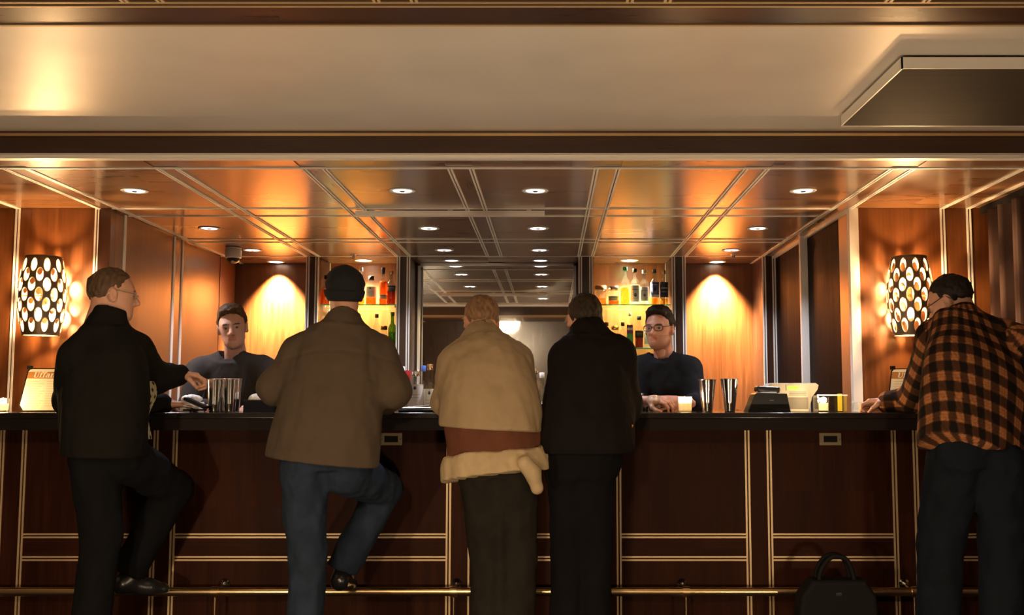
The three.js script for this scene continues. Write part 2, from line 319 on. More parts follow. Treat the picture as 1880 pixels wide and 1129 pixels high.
// power outlets under the counter
for (const [x, label] of [[1.45, 'small rectangular outlet plate on the bar front below the candle glass'], [-0.822, 'small rectangular outlet plate on the panel behind the man in the beanie']]) {
  const o = thing('outlet_plate', label, 'outlet', [x, 0.905, -D.front]);
  mesh('plate', rbox(0.115, 0.066, 0.008, 0.003).translate(0, 0.033, 0.004), M.bronze, o);
  mesh('socket', [rbox(0.07, 0.032, 0.004, 0.001).translate(0, 0.033, 0.0085)], M.blackMatte, o);
  for (const s of [-1, 1]) mesh('screw', cyl(0.003, 0.003, 0.002, 10).rotateX(Math.PI / 2).translate(s * 0.047, 0.033, 0.009), M.chrome, o);
}

// ---------------------------------------------------------------- lamps
function spot(pos, target, intensity, color, angle, penumbra, parent, radius = 1) {
  const s = new THREE.SpotLight(color, intensity, 0, angle, penumbra, 2); s.position.copy(pos); s.target.position.copy(target); s.castShadow = true; s.shadow.radius = radius;
  parent.add(s); parent.add(s.target); return s;
}
const lampGeo = { ring: lathe([[0.052, 0], [0.062, -0.006], [0.074, -0.005], [0.078, 0], [0.052, 0]], 36), lens: cyl(0.053, 0.053, 0.003, 36), cup: lathe([[0.052, 0], [0.05, 0.0005], [0.03, 0.0012]], 30), dot: lathe([[0.0, -0.008], [0.012, -0.007], [0.018, -0.0035]], 18) };
function downlight(x, d, label, lens, inten, color, angle, pen, group, tx = 0, tz = 0, core = true) {
  const t = thing('ceiling_downlight', label, 'ceiling light', [x, CEIL, -d], group);
  mesh('trim_ring', lampGeo.ring, M.white, t);
  const l = mesh('lens', lampGeo.lens, lens, t); l.position.y = -0.0025;
  if (core) mesh('reflector_cap', lampGeo.dot, M.chrome, l);
  spot(V(0, -0.02, 0), V(tx, -1, tz), inten, color, angle, pen, t, 1.6);
  return t;
}
const bay = [-2.39, -0.85, -0.085, 1.455], bayName = ['over the left-hand alcove', 'left of the mirror centre line', 'over the middle of the bar', 'over the right-hand alcove'];
[5.87, 7.18, 8.24].forEach((d, r) => bay.forEach((x, i) => downlight(x, d, ['round recessed ceiling light in the front panel row ', 'round recessed ceiling light in the middle panel row ', 'round recessed ceiling light in the rear panel row '][r] + bayName[i], M.lens, L.down, L.cool, 0.95, 0.9, 'recessed lights in the panelled bar ceiling')));
downlight(-2.39, 8.95, 'warm recessed spotlight making a light pool on the wood wall behind the left bartender', M.lensWarm, L.wall, L.warm, 0.74, 1, 'warm spotlights in the back bays', 0, -0.12, false);
downlight(1.455, 8.95, 'warm recessed spotlight making a light pool on the wood wall right of the shelves', M.lensWarm, L.wall, L.warm, 0.74, 1, 'warm spotlights in the back bays', 0, -0.12, false);
downlight(-1.61, 8.86, 'warm recessed spotlight above the bottle shelf behind the beanie', M.lensWarm, L.shelf, L.warm, 0.95, 0.8, 'warm spotlights in the back bays', 0, 0, false);
downlight(0.685, 8.86, 'warm recessed spotlight above the bottle shelf behind the right bartender', M.lensWarm, L.shelf, L.warm, 0.95, 0.8, 'warm spotlights in the back bays', 0, 0, false);
downlight(-0.85, 8.86, 'recessed spotlight close above the mirror on the beanie man side', M.lens, L.mirror, L.warm, 0.8, 0.9, 'spotlights above the mirror', 0, 0, false);
downlight(-0.085, 8.86, 'recessed spotlight close above the mirror on the black coat side', M.lens, L.mirror, L.warm, 0.8, 0.9, 'spotlights above the mirror', 0, 0, false);

// linear diffuser bar under the ceiling
{
  const t = thing('ceiling_bar', 'long pale metal bar fixed under the wooden bar ceiling', 'metal bar', [-0.635, CEIL, -6.5]);
  mesh('housing', [bx(-0.6, 0.6, -0.03, -0.006, -0.02, 0.02), bx(-0.6, 0.6, -0.036, -0.03, 0.006, 0.02), bx(-0.6, 0.6, -0.036, -0.03, -0.02, -0.006)], M.strip, t);
  for (const x of [-0.5, 0, 0.5]) mesh('clip', bx(x - 0.015, x + 0.015, -0.006, 0, -0.012, 0.012), M.strip, t);
}
// sprinklers
for (const [x, label] of [[-1.63, 'small chrome sprinkler head by the spotlight over the left bottle shelf'], [1.52, 'small chrome sprinkler head by the spotlight over the right wall pool']]) {
  const t = thing('sprinkler_head', label, 'sprinkler', [x, CEIL, -8.5]);
  mesh('escutcheon', lathe([[0, 0], [0.03, 0], [0.028, -0.005], [0.012, -0.008], [0.01, -0.03], [0, -0.03]], 20), M.chrome, t);
  mesh('frame', [stick(V(-0.012, -0.028, 0), V(-0.009, -0.05, 0), 0.002), stick(V(0.012, -0.028, 0), V(0.009, -0.05, 0), 0.002)], M.chrome, t);
  mesh('deflector', cyl(0.016, 0.016, 0.002, 16).translate(0, -0.051, 0), M.chrome, t);
}
// security camera
{
  const t = thing('security_camera', 'white dome security camera under the bar ceiling by the left alcove', 'camera', [-2.5, CEIL, -8.1]);
  mesh('mount', lathe([[0, 0], [0.062, 0], [0.062, -0.012], [0.056, -0.016], [0, -0.016]], 32), M.white, t);
  mesh('housing', lathe([[0, -0.016], [0.058, -0.016], [0.064, -0.026], [0.064, -0.075], [0.06, -0.085], [0.05, -0.088], [0, -0.088]], 32), M.white, t);
  const dome = mesh('dome', new THREE.SphereGeometry(0.05, 28, 14, 0, Math.PI * 2, Math.PI / 2, Math.PI / 2).scale(1, 0.85, 1).translate(0, -0.088, 0), M.blackGloss, t);
  mesh('lens', (() => { const g = cyl(0.013, 0.013, 0.01, 18); g.rotateX(Math.PI / 2 + 0.75); g.translate(0.008, -0.118, 0.036); return g; })(), M.chrome, dome);
}

// wall sconces: barrel of dark metal with rows of oval holes, pale inside, two bulbs
const shade = (() => {
  const Hh = 0.475, R0 = 0.094, R1 = 0.136, cols = 10, rowsN = 7;
  const rad = (v) => R0 + (R1 - R0) * Math.pow(Math.cos((v - 0.5) * Math.PI * 0.93), 0.9);
  const holes = [];
  for (let r = 0; r < rowsN; r++) for (let c = 0; c < cols; c++) { const cv = 0.055 + 0.89 * (r + 0.5) / rowsN, cu = (c + (r % 2) * 0.5) / cols; holes.push([cu, cv]); }
  // unit cell of one lattice position triangulated: ring between an oval hole and the cell's hexagon-like border
  const outer = [], inner = [], lip = [], pos = { o: [], i: [], l: [] };
  const seg = 16, HW = 0.25 / cols, HHt = 0.60 / rowsN;      // hole half sizes in u and v
  const pt = (u, v, off) => { const a = u * Math.PI * 2, r = rad(Math.max(0, Math.min(1, v))) + off; return [Math.sin(a) * r, v * Hh, Math.cos(a) * r]; };
  const push = (arr, a, b, c) => arr.push(...a, ...b, ...c);
  // the wall of the barrel as a fine grid, cells inside a hole left out and snapped to its rim
  const NU = 240, NV = 132, inHole = (u, v) => { for (const [cu, cv] of near(u, v)) { const du = ((u - cu + 1.5) % 1 - 0.5) / HW, dv = (v - cv) / HHt, q = du * du + dv * dv; if (q < 1) return [cu, cv, Math.sqrt(q)]; } return null; };
  function near(u, v) { const out = [], r0 = Math.floor((v - 0.055) / 0.89 * rowsN); for (let r = r0 - 1; r <= r0 + 1; r++) if (r >= 0 && r < rowsN) { const s = (r % 2) * 0.5, c = Math.round(u * cols - s); out.push([(c + s) / cols, 0.055 + 0.89 * (r + 0.5) / rowsN]); } return out; }
  const gu = (i, j) => { let u = i / NU, v = j / NV; const h = inHole(u, v); if (h && h[2] > 0.8) { const du = ((u - h[0] + 1.5) % 1 - 0.5), dv = v - h[1]; u = h[0] + du / h[2]; v = h[1] + dv / h[2]; return [u, v, 1]; } return [u, v, h ? 0 : 1]; };
  for (let j = 0; j < NV; j++) for (let i = 0; i < NU; i++) {
    const q = [gu(i, j), gu(i + 1, j), gu(i + 1, j + 1), gu(i, j + 1)];
    for (const t of [[0, 1, 2], [0, 2, 3]]) {
      const p = t.map(k => q[k]); if (p.some(k => !k[2])) continue;
      const mu = (p[0][0] + p[1][0] + p[2][0]) / 3, mv = (p[0][1] + p[1][1] + p[2][1]) / 3, h = inHole(mu, mv); if (h && h[2] < 0.93) continue;
      const [a, b, c] = p.map(k => pt(k[0], k[1], 0.0012)), [d, e, f] = p.map(k => pt(k[0], k[1], -0.0012));
      push(pos.o, a, b, c); push(pos.i, d, f, e);
    }
  }
  // pale rims round the holes
  for (const [cu, cv] of holes) for (let k = 0; k < 20; k++) {
    const a0 = k / 20 * Math.PI * 2, a1 = (k + 1) / 20 * Math.PI * 2, e = (a, s, off) => pt(cu + Math.cos(a) * HW * s, cv + Math.sin(a) * HHt * s, off);
    const A = e(a0, 0.97, -0.002), B = e(a1, 0.97, -0.002), C = e(a0, 0.97, 0.003), Dd = e(a1, 0.97, 0.003), E = e(a0, 1.09, 0.003), G = e(a1, 1.09, 0.003);
    push(pos.l, A, B, C); push(pos.l, B, Dd, C); push(pos.l, C, Dd, E); push(pos.l, Dd, G, E);
  }
  const mk = (a) => { const g = new THREE.BufferGeometry(); g.setAttribute('position', new THREE.Float32BufferAttribute(a, 3)); g.computeVertexNormals(); return g; };
  return { outer: mk(pos.o), inner: mk(pos.i), rim: mk(pos.l), Hh, R0 };
})();
const M2 = {
  shade: std({ color: rgb(0.16, 0.10, 0.05), roughness: 0.45, metalness: 0.5, side: THREE.DoubleSide }),
  shadeIn: std({ color: rgb(0.42, 0.32, 0.19), roughness: 0.7, side: THREE.DoubleSide }),
  rim: std({ color: rgb(0.85, 0.74, 0.55), roughness: 0.4, metalness: 0.3, side: THREE.DoubleSide }),
  bulb: std({ color: rgb(1, 0.95, 0.85), emissive: rgb(1, 0.80, 0.46), emissiveIntensity: 22, roughness: 0.5 }),
};
function sconce(x, label) {
  const t = thing('wall_sconce', label, 'wall lamp', [x, 1.53, -D.sconce + 0.175], 'barrel wall lamps');
  const s = mesh('shade', shade.outer, M2.shade, t); mesh('shade_lining', shade.inner, M2.shadeIn, s); mesh('hole_rims', shade.rim, M2.rim, s);
  mesh('rim_ring', [new THREE.TorusGeometry(shade.R0 + 0.009, 0.004, 8, 40).rotateX(Math.PI / 2), new THREE.TorusGeometry(shade.R0 + 0.009, 0.004, 8, 40).rotateX(Math.PI / 2).translate(0, shade.Hh, 0)], M2.shade, s);
  mesh('wall_plate', [rbox(0.1, 0.16, 0.018, 0.004).translate(0, 0.24, -0.166)], M2.shade, t);
  mesh('arm', [stick(V(0, 0.24, -0.16), V(0, 0.24, 0), 0.009), stick(V(0, 0.19, 0), V(0, 0.29, 0), 0.007), stick(V(-0.13, 0.24, 0), V(0.13, 0.24, 0), 0.004)], M2.shade, t);
  for (const [y, h] of [[0.325, 0.1], [0.14, -0.1]]) {
    const b = mesh('bulb', new THREE.SphereGeometry(0.03, 20, 14).scale(1, 1.25, 1).translate(0, y, 0), M2.bulb, t);
    mesh('lamp_holder', cyl(0.015, 0.015, 0.05, 14).translate(0, 0.24 + h * 0.35, 0), M2.shade, b);
    const l = new THREE.PointLight(L.sconceC, L.sconce, 0, 2); l.position.set(0, y, 0); l.castShadow = true; l.shadow.radius = 1.4; t.add(l);
  }
  return t;
}
sconce(-3.085, 'glowing barrel-shaped wall lamp with oval holes behind the man in the black sweater');
sconce(2.185, 'glowing barrel-shaped wall lamp with oval holes beside the man in the plaid shirt');

// pendant lamp in the room behind the camera, seen in the mirror
{
  const y = 2.40, t = thing('pendant_lamp', 'white glowing bowl pendant lamp reflected in the mirror', 'pendant lamp', [-0.80, y, 1.5]);
  const glow = std({ color: rgb(0.9, 0.86, 0.78), emissive: rgb(1, 0.86, 0.62), emissiveIntensity: 5.5, roughness: 0.6 });
  mesh('shade', lathe([[0, 0], [0.12, 0.012], [0.19, 0.07], [0.225, 0.18], [0.235, 0.32], [0.23, 0.325], [0, 0.325]], 40), glow, t);
  mesh('rim', new THREE.TorusGeometry(0.235, 0.008, 8, 44).rotateX(Math.PI / 2).translate(0, 0.325, 0), M.brass, t);
  mesh('stem', stick(V(0, 0.325, 0), V(0, 3.0 - y, 0), 0.008), M.brass, t);
  mesh('ceiling_rose', cyl(0.06, 0.06, 0.02, 24).translate(0, 3.0 - y - 0.01, 0), M.brass, t);
  const l = new THREE.PointLight(L.room, L.pendant, 0, 2); l.position.set(0, 0.16, 0); l.castShadow = true; l.shadow.radius = 8; t.add(l);
}

// low lounge tables with lanterns on the near side of the room, below the picture's lower edge
[[-1.9, 2.7], [-0.2, 2.65], [1.5, 2.7]].forEach(([x, d], i) => {
  const t = thing('lounge_table', ['low round black lounge table towards the sweater man', 'low round black lounge table in the middle of the room', 'low round black lounge table towards the curtain'][i], 'table', [x, 0, -d], 'low tables in the room');
  mesh('top', lathe([[0, 0.31], [0.27, 0.31], [0.28, 0.32], [0.28, 0.335], [0.27, 0.34], [0, 0.34]], 40), M.blackGloss, t); mesh('column', cyl(0.03, 0.03, 0.3, 20).translate(0, 0.16, 0), M.chrome, t); mesh('base', lathe([[0, 0], [0.2, 0], [0.2, 0.01], [0.04, 0.02], [0, 0.02]], 36), M.chrome, t);
  const l = thing('table_lantern', ['glowing glass lantern on the low table towards the sweater man', 'glowing glass lantern on the middle low table', 'glowing glass lantern on the low table towards the curtain'][i], 'lantern', [x, 0.34, -d], 'lanterns on the low tables');
  mesh('glass', lathe([[0, 0.004], [0.05, 0.004], [0.058, 0.02], [0.055, 0.14], [0.04, 0.165], [0, 0.168]], 28), std({ color: rgb(0.9, 0.85, 0.75), emissive: rgb(1, 0.8, 0.55), emissiveIntensity: 6, roughness: 0.6 }), l);
  mesh('base', lathe([[0, 0], [0.06, 0], [0.062, 0.01], [0.05, 0.012], [0, 0.012]], 28), M.brass, l);
  const p = new THREE.PointLight(L.room, L.lantern[i], 0, 2); p.position.set(0, 0.09, 0); p.castShadow = true; p.shadow.radius = 2.5; l.add(p);
});
// black bag on the floor by the rail
{
  const p = P(1533, 1075, 4.98), t = thing('handbag', 'black handbag with two loop handles on the floor by the foot rail', 'bag', [p.x, 0, -4.98]);
  const s = new THREE.Shape(); [[-0.15, 0], [0.15, 0], [0.175, 0.05], [0.16, 0.2], [0.12, 0.262], [-0.11, 0.262], [-0.155, 0.2], [-0.175, 0.05]].forEach(([x, y], i) => i ? s.lineTo(x, y) : s.moveTo(x, y));
  const g = new THREE.ExtrudeGeometry(s, { depth: 0.09, bevelEnabled: true, bevelSize: 0.02, bevelThickness: 0.02, bevelSegments: 4 }); g.translate(0, 0.02, -0.045); mesh('body', g, M.blackMatte, t);
  for (const z of [-0.035, 0.035]) mesh('handle', tube([[-0.085, 0.25, z], [-0.075, 0.34, z], [-0.02, 0.405, z], [0.045, 0.395, z], [0.075, 0.33, z], [0.085, 0.25, z]], 0.011, 32, 8), M.blackMatte, t);
  mesh('clasp', rbox(0.03, 0.018, 0.008, 0.003).translate(0, 0.24, 0.066), M.blackGloss, t);
}
// ---------------------------------------------------------------- signed distance modelling for people
// naive surface nets; f(x, y, z) -> distance; blocks far from the surface are skipped
function surface(f, lo, hi, cell, colorAt) {
  const n = [0, 1, 2].map(k => Math.ceil((hi[k] - lo[k]) / cell) + 1), [nx, ny, nz] = n, B = 6, val = new Float32Array(nx * ny * nz).fill(NaN);
  const id = (i, j, k) => (k * ny + j) * nx + i, half = B * cell / 2, lim = half * 1.7320508 * 1.25 + cell;
  for (let bk = 0; bk < nz - 1; bk += B) for (let bj = 0; bj < ny - 1; bj += B) for (let bi = 0; bi < nx - 1; bi += B) {
    if (Math.abs(f(lo[0] + bi * cell + half, lo[1] + bj * cell + half, lo[2] + bk * cell + half)) > lim) continue;
    for (let k = bk; k <= Math.min(bk + B, nz - 1); k++) for (let j = bj; j <= Math.min(bj + B, ny - 1); j++) for (let i = bi; i <= Math.min(bi + B, nx - 1); i++) {
      const q = id(i, j, k); if (val[q] !== val[q]) val[q] = f(lo[0] + i * cell, lo[1] + j * cell, lo[2] + k * cell);
    }
  }
  const vert = new Int32Array(nx * ny * nz).fill(-1), pos = [], idx = [];
  const off = [0, 1, nx, nx + 1, nx * ny, nx * ny + 1, nx * ny + nx, nx * ny + nx + 1], E = [[0, 1], [2, 3], [4, 5], [6, 7], [0, 2], [1, 3], [4, 6], [5, 7], [0, 4], [1, 5], [2, 6], [3, 7]];
  for (let k = 0; k < nz - 1; k++) for (let j = 0; j < ny - 1; j++) for (let i = 0; i < nx - 1; i++) {
    const q = id(i, j, k); let ins = 0, bad = false; const v = [];
    for (let c = 0; c < 8; c++) { const t = val[q + off[c]]; if (t !== t) { bad = true; break; } v.push(t); if (t < 0) ins++; }
    if (bad || ins === 0 || ins === 8) continue;
    let x = 0, y = 0, z = 0, m = 0;
    for (const [a, b] of E) if ((v[a] < 0) !== (v[b] < 0)) { const t = v[a] / (v[a] - v[b]); x += (a & 1) + t * ((b & 1) - (a & 1)); y += ((a >> 1) & 1) + t * (((b >> 1) & 1) - ((a >> 1) & 1)); z += (a >> 2) + t * ((b >> 2) - (a >> 2)); m++; }
    vert[q] = pos.length / 3; pos.push(lo[0] + (i + x / m) * cell, lo[1] + (j + y / m) * cell, lo[2] + (k + z / m) * cell);
  }
  const quad = (a, b, c, d, flip) => { if (a < 0 || b < 0 || c < 0 || d < 0) return; if (flip) idx.push(a, c, b, a, d, c); else idx.push(a, b, c, a, c, d); };
  for (let k = 1; k < nz - 1; k++) for (let j = 1; j < ny - 1; j++) for (let i = 1; i < nx - 1; i++) {
    const q = id(i, j, k), v = val[q]; if (v !== v) continue;
    const vx = val[q + 1], vy = val[q + nx], vz = val[q + nx * ny];
    if (vx === vx && (v < 0) !== (vx < 0)) quad(vert[q], vert[q - nx], vert[q - nx - nx * ny], vert[q - nx * ny], v >= 0);
    if (vy === vy && (v < 0) !== (vy < 0)) quad(vert[q], vert[q - nx * ny], vert[q - nx * ny - 1], vert[q - 1], v >= 0);
    if (vz === vz && (v < 0) !== (vz < 0)) quad(vert[q], vert[q - 1], vert[q - 1 - nx], vert[q - nx], v >= 0);
  }
  for (let t = 0; t < idx.length; t += 3) { const s = idx[t + 1]; idx[t + 1] = idx[t + 2]; idx[t + 2] = s; }
  const g = new THREE.BufferGeometry(); g.setAttribute('position', new THREE.Float32BufferAttribute(pos, 3)); g.setIndex(idx); g.computeVertexNormals();
  if (colorAt) { const col = new Float32Array(pos.length); for (let i = 0; i < pos.length; i += 3) { const c = colorAt(pos[i], pos[i + 1], pos[i + 2]); col[i] = c[0]; col[i + 1] = c[1]; col[i + 2] = c[2]; } g.setAttribute('color', new THREE.BufferAttribute(col, 3)); }
  return g;
}
const smin = (a, b, k) => { const h = Math.max(k - Math.abs(a - b), 0) / k; return Math.min(a, b) - h * h * k * 0.25; };
const smax = (a, b, k) => -smin(-a, -b, k);
function cone(a, b, ra, rb, sq) { // tapered capsule; sq: [axis vector, factor] flattens across that axis
  const ax = a.x, ay = a.y, az = a.z, bx_ = b.x - ax, by = b.y - ay, bz = b.z - az, L2 = bx_ * bx_ + by * by + bz * bz || 1e-9;
  return (x, y, z) => {
    const px = x - ax, py = y - ay, pz = z - az, t = Math.max(0, Math.min(1, (px * bx_ + py * by + pz * bz) / L2));
    const dx = px - bx_ * t, dy = py - by * t, dz = pz - bz * t; return Math.sqrt(dx * dx + dy * dy + dz * dz) - (ra + (rb - ra) * t);
  };
}
function ell(c, r, q) { // ellipsoid with axes turned by quaternion q
  const inv = q ? q.clone().invert() : null, v = new THREE.Vector3();
  return (x, y, z) => {
    v.set(x - c.x, y - c.y, z - c.z); if (inv) v.applyQuaternion(inv);
    const k0 = Math.hypot(v.x / r[0], v.y / r[1], v.z / r[2]), k1 = Math.hypot(v.x / (r[0] * r[0]), v.y / (r[1] * r[1]), v.z / (r[2] * r[2]));
    return k1 > 1e-9 ? k0 * (k0 - 1) / k1 : -Math.min(...r);
  };
}
// an elliptic column: sections [centre, half width along side axis, half depth along front axis], blended smoothly along the spine
function column(sections, side, front) {
  const S = sections.slice(), n = S.length, axis = S[n - 1][0].clone().sub(S[0][0]).normalize(), o = S[0][0], T = S.map(s => s[0].clone().sub(o).dot(axis));
  const tan = (k) => { const a = Math.max(0, k - 1), b = Math.min(n - 1, k + 1), h = T[b] - T[a] || 1; return [S[b][0].clone().sub(S[a][0]).multiplyScalar(1 / h), (S[b][1] - S[a][1]) / h, (S[b][2] - S[a][2]) / h]; }, TG = S.map((_, k) => tan(k));
  const her = (p0, m0, p1, m1, t) => { const t2 = t * t, t3 = t2 * t; return (2 * t3 - 3 * t2 + 1) * p0 + (t3 - 2 * t2 + t) * m0 + (-2 * t3 + 3 * t2) * p1 + (t3 - t2) * m1; };
  return (x, y, z) => {
    const t0 = (x - o.x) * axis.x + (y - o.y) * axis.y + (z - o.z) * axis.z, tt = Math.max(0, Math.min(T[n - 1], t0)); let i = 0; while (i < n - 2 && tt > T[i + 1]) i++;
    const h = T[i + 1] - T[i], t = (tt - T[i]) / h, A = S[i], B = S[i + 1], p = TG[i], q = TG[i + 1];
    const cx = her(A[0].x, p[0].x * h, B[0].x, q[0].x * h, t), cy = her(A[0].y, p[0].y * h, B[0].y, q[0].y * h, t), cz = her(A[0].z, p[0].z * h, B[0].z, q[0].z * h, t);
    const w = her(A[1], p[1] * h, B[1], q[1] * h, t), d = her(A[2], p[2] * h, B[2], q[2] * h, t), dx = x - cx, dy = y - cy, dz = z - cz;
    const s = dx * side.x + dy * side.y + dz * side.z, fr = dx * front.x + dy * front.y + dz * front.z, e = Math.abs(t0 - tt);
    const k0 = Math.hypot(s / w, fr / d), k1 = Math.hypot(s / (w * w), fr / (d * d)), rad = (k1 > 1e-9 ? k0 * (k0 - 1) / k1 : -Math.min(w, d)) * 0.95;
    return e === 0 ? rad : rad > 0 ? Math.hypot(rad, e) : Math.max(rad, e);
  };
}
const uni = (list, k) => (x, y, z) => { let d = 1e9; for (const f of list) d = d > 1e8 ? f(x, y, z) : smin(d, f(x, y, z), k); return d; };
const folds = (f, amp, sc, sd = 0) => (x, y, z) => { const d = f(x, y, z); return d > 0.06 || d < -0.06 ? d : d + amp * (noise(x * sc + sd, y * sc * 0.45, z * sc) + 0.5 * noise(x * sc * 2.3, y * sc * 1.1 + sd, z * sc * 2.3) + 0.22 * noise(x * sc * 5, y * sc * 3 + sd, z * sc * 5)); };
function bounds(pts, pad) { const lo = [1e9, 1e9, 1e9], hi = [-1e9, -1e9, -1e9]; for (const p of pts) { const a = [p.x, p.y, p.z]; for (let k = 0; k < 3; k++) { lo[k] = Math.min(lo[k], a[k] - pad); hi[k] = Math.max(hi[k], a[k] + pad); } } return [lo, hi]; }
const lerp = (a, b, t) => a.clone().lerp(b, t);
const basis = (x, y, z, o) => new THREE.Matrix4().makeBasis(x, y, z).setPosition(o);

// head in its own frame: x to the person's left, y up, z out of the face; origin between the ears
function headGeo(skin, o = {}) {
  const w = o.wide || 1;
  const parts = uni([
    ell(V(0, 0.036, -0.012), [0.077 * w, 0.088, 0.096]), ell(V(0, -0.012, 0.03), [0.063 * w, 0.085, 0.062]), ell(V(0, -0.07, 0.045), [0.043 * w, 0.036, 0.043]),
    cone(V(-0.04 * w, -0.055, 0.0), V(-0.012, -0.085, 0.06), 0.022, 0.018), cone(V(0.04 * w, -0.055, 0.0), V(0.012, -0.085, 0.06), 0.022, 0.018),
  ], 0.03);
  const neck = cone(V(0, -0.03, -0.03), V(0, -0.19, -0.055), 0.055 * w, 0.06 * w);
  const nose = uni([cone(V(0, 0.018, 0.086), V(0, -0.018, 0.108), 0.008, 0.0125), cone(V(-0.013, -0.024, 0.092), V(0.013, -0.024, 0.092), 0.009, 0.009)], 0.012);
  const brow = cone(V(-0.035, 0.03, 0.075), V(0.035, 0.03, 0.075), 0.012, 0.012);
  const eyeH = [-1, 1].map(s => ell(V(s * 0.031, 0.012, 0.096), [0.017, 0.0105, 0.014])), ball = [-1, 1].map(s => ell(V(s * 0.031, 0.012, 0.073), [0.0125, 0.0125, 0.0125]));
  const lips = [cone(V(-0.02, -0.047, 0.083), V(0.02, -0.047, 0.083), 0.0065, 0.0065), cone(V(-0.017, -0.057, 0.082), V(0.017, -0.057, 0.082), 0.007, 0.007)];
  const ears = [-1, 1].map(s => ell(V(s * 0.079 * w, 0.0, -0.008), [0.011, 0.034, 0.021], new THREE.Quaternion().setFromEuler(new THREE.Euler(-0.15, s * 0.45, 0))));
  const cup = [-1, 1].map(s => ell(V(s * 0.09 * w, 0.002, -0.002), [0.008, 0.02, 0.011]));
  const f = (x, y, z) => {
    let d = smin(parts(x, y, z), neck(x, y, z), 0.03); d = smin(d, brow(x, y, z), 0.02);
    for (const e of eyeH) d = smax(d, -e(x, y, z), 0.008); for (const e of ball) d = Math.min(d, e(x, y, z));
    d = smin(d, nose(x, y, z), 0.012); for (const l of lips) d = smin(d, l(x, y, z), 0.006);
    for (const e of ears) d = smin(d, e(x, y, z), 0.01); for (const c of cup) d = smax(d, -c(x, y, z), 0.004);
    return d;
  };
  const col = (x, y, z) => {
    let c = skin.slice(); const n = 1 + 0.06 * noise(x * 90, y * 90, z * 90); c = c.map(q => q * n);
    for (const s of [-1, 1]) {
      const ex = x - s * 0.031, ey = y - 0.012; if (z > 0.07 && ex * ex / 2.1e-4 + ey * ey / 5e-5 < 1) { c = [0.36, 0.31, 0.27]; if (ex * ex + ey * ey < 4.6e-5) c = [0.03, 0.02, 0.015]; }
      if (z > 0.06 && Math.abs(ex) < 0.02 && Math.abs(y - 0.034 + Math.abs(ex) * 0.1) < 0.0032 && !o.noBrow) c = o.brow || [0.03, 0.02, 0.014];
    }
    if (z > 0.075 && y < -0.04 && y > -0.064 && Math.abs(x) < 0.024) c = [skin[0] * 0.85, skin[1] * 0.6, skin[2] * 0.6];
    if (o.stubble && z > -0.01 && y < -0.03 && !(z > 0.075 && y > -0.066 && Math.abs(x) < 0.026)) { const k = 0.75 + 0.12 * noise(x * 300, y * 300, z * 300); c = c.map(q => q * k); }
    return c;
  };
  return surface(f, [-0.115, -0.21, -0.135], [0.115, 0.145, 0.135], 0.0042, col);
}
// hair, cap of a given cut over the same head
function hairGeo(kind) {
  const skull = ell(V(0, 0.04, -0.016), kind === 'beanie' ? [0.092, 0.098, 0.108] : kind === 'crop' ? [0.084, 0.0955, 0.103] : [0.087, 0.098, 0.107]);
  const f = (x, y, z) => {
    let d = skull(x, y, z);
    if (kind === 'beanie') {
      const rib = 0.0014 * Math.sin(Math.atan2(x, z + 0.016) * 46); d += rib + 0.005 * noise(x * 22, y * 42, z * 22);
      const roll = Math.hypot(Math.max(0, Math.abs(y + 0.012 - z * 0.18) - 0.022), 0); d = smin(d, Math.max(ell_(x, y, z), Math.abs(y + 0.008 - z * 0.2) - 0.026), 0.01);
      return smax(d, -(y + 0.036 - z * 0.22), 0.01);
    }
    if (kind === 'full') d = smin(d, tuft(x, y, z), 0.02);
    d += 0.0024 * noise(x * 190, y * 70, z * 110) + 0.0045 * noise(x * 55, y * 45, z * 55);
    const zs = [[-1, -0.034], [-0.03, -0.034], [-0.012, 0.006], [0.02, 0.022], [0.05, 0.03], [0.075, 0.042], [0.095, 0.066], [0.11, 0.088], [0.118, 0.2], [1, 0.2]]; let zm = 0.2; // hairline seen from the side
    for (let i = 0; i < zs.length - 1; i++) if (y >= zs[i][0] && y < zs[i + 1][0]) { zm = zs[i][1] + (zs[i + 1][1] - zs[i][1]) * (y - zs[i][0]) / (zs[i + 1][0] - zs[i][0]); break; }
    d += 0.006 * Math.exp(-Math.max(0, zm - z) / 0.016);
    d = smax(d, (z - zm + 0.007 * noise(x * 90, y * 90, 3)) * 0.7, 0.008);
    for (const e of earCut) d = smax(d, -e(x, y, z), 0.006);
    return smax(d, -(y + 0.07 + 0.3 * (z + 0.08)), 0.012);
  };
  const earCut = [-1, 1].map(s => ell(V(s * 0.09, -0.006, -0.006), [0.03, 0.036, 0.024])), tuft = ell(V(0, 0.1, 0.012), [0.07, 0.052, 0.086]);
  const band = ell(V(0, 0.04, -0.016), [0.099, 0.12, 0.115]), ell_ = (x, y, z) => band(x, y, z);
  return surface(f, [-0.12, -0.12, -0.15], [0.12, 0.16, 0.13], 0.0045, kind === 'beanie' ? null : (x, y, z) => { const n = 0.8 + 0.35 * noise(x * 120, y * 40, z * 120); return [n, n, n]; });
}
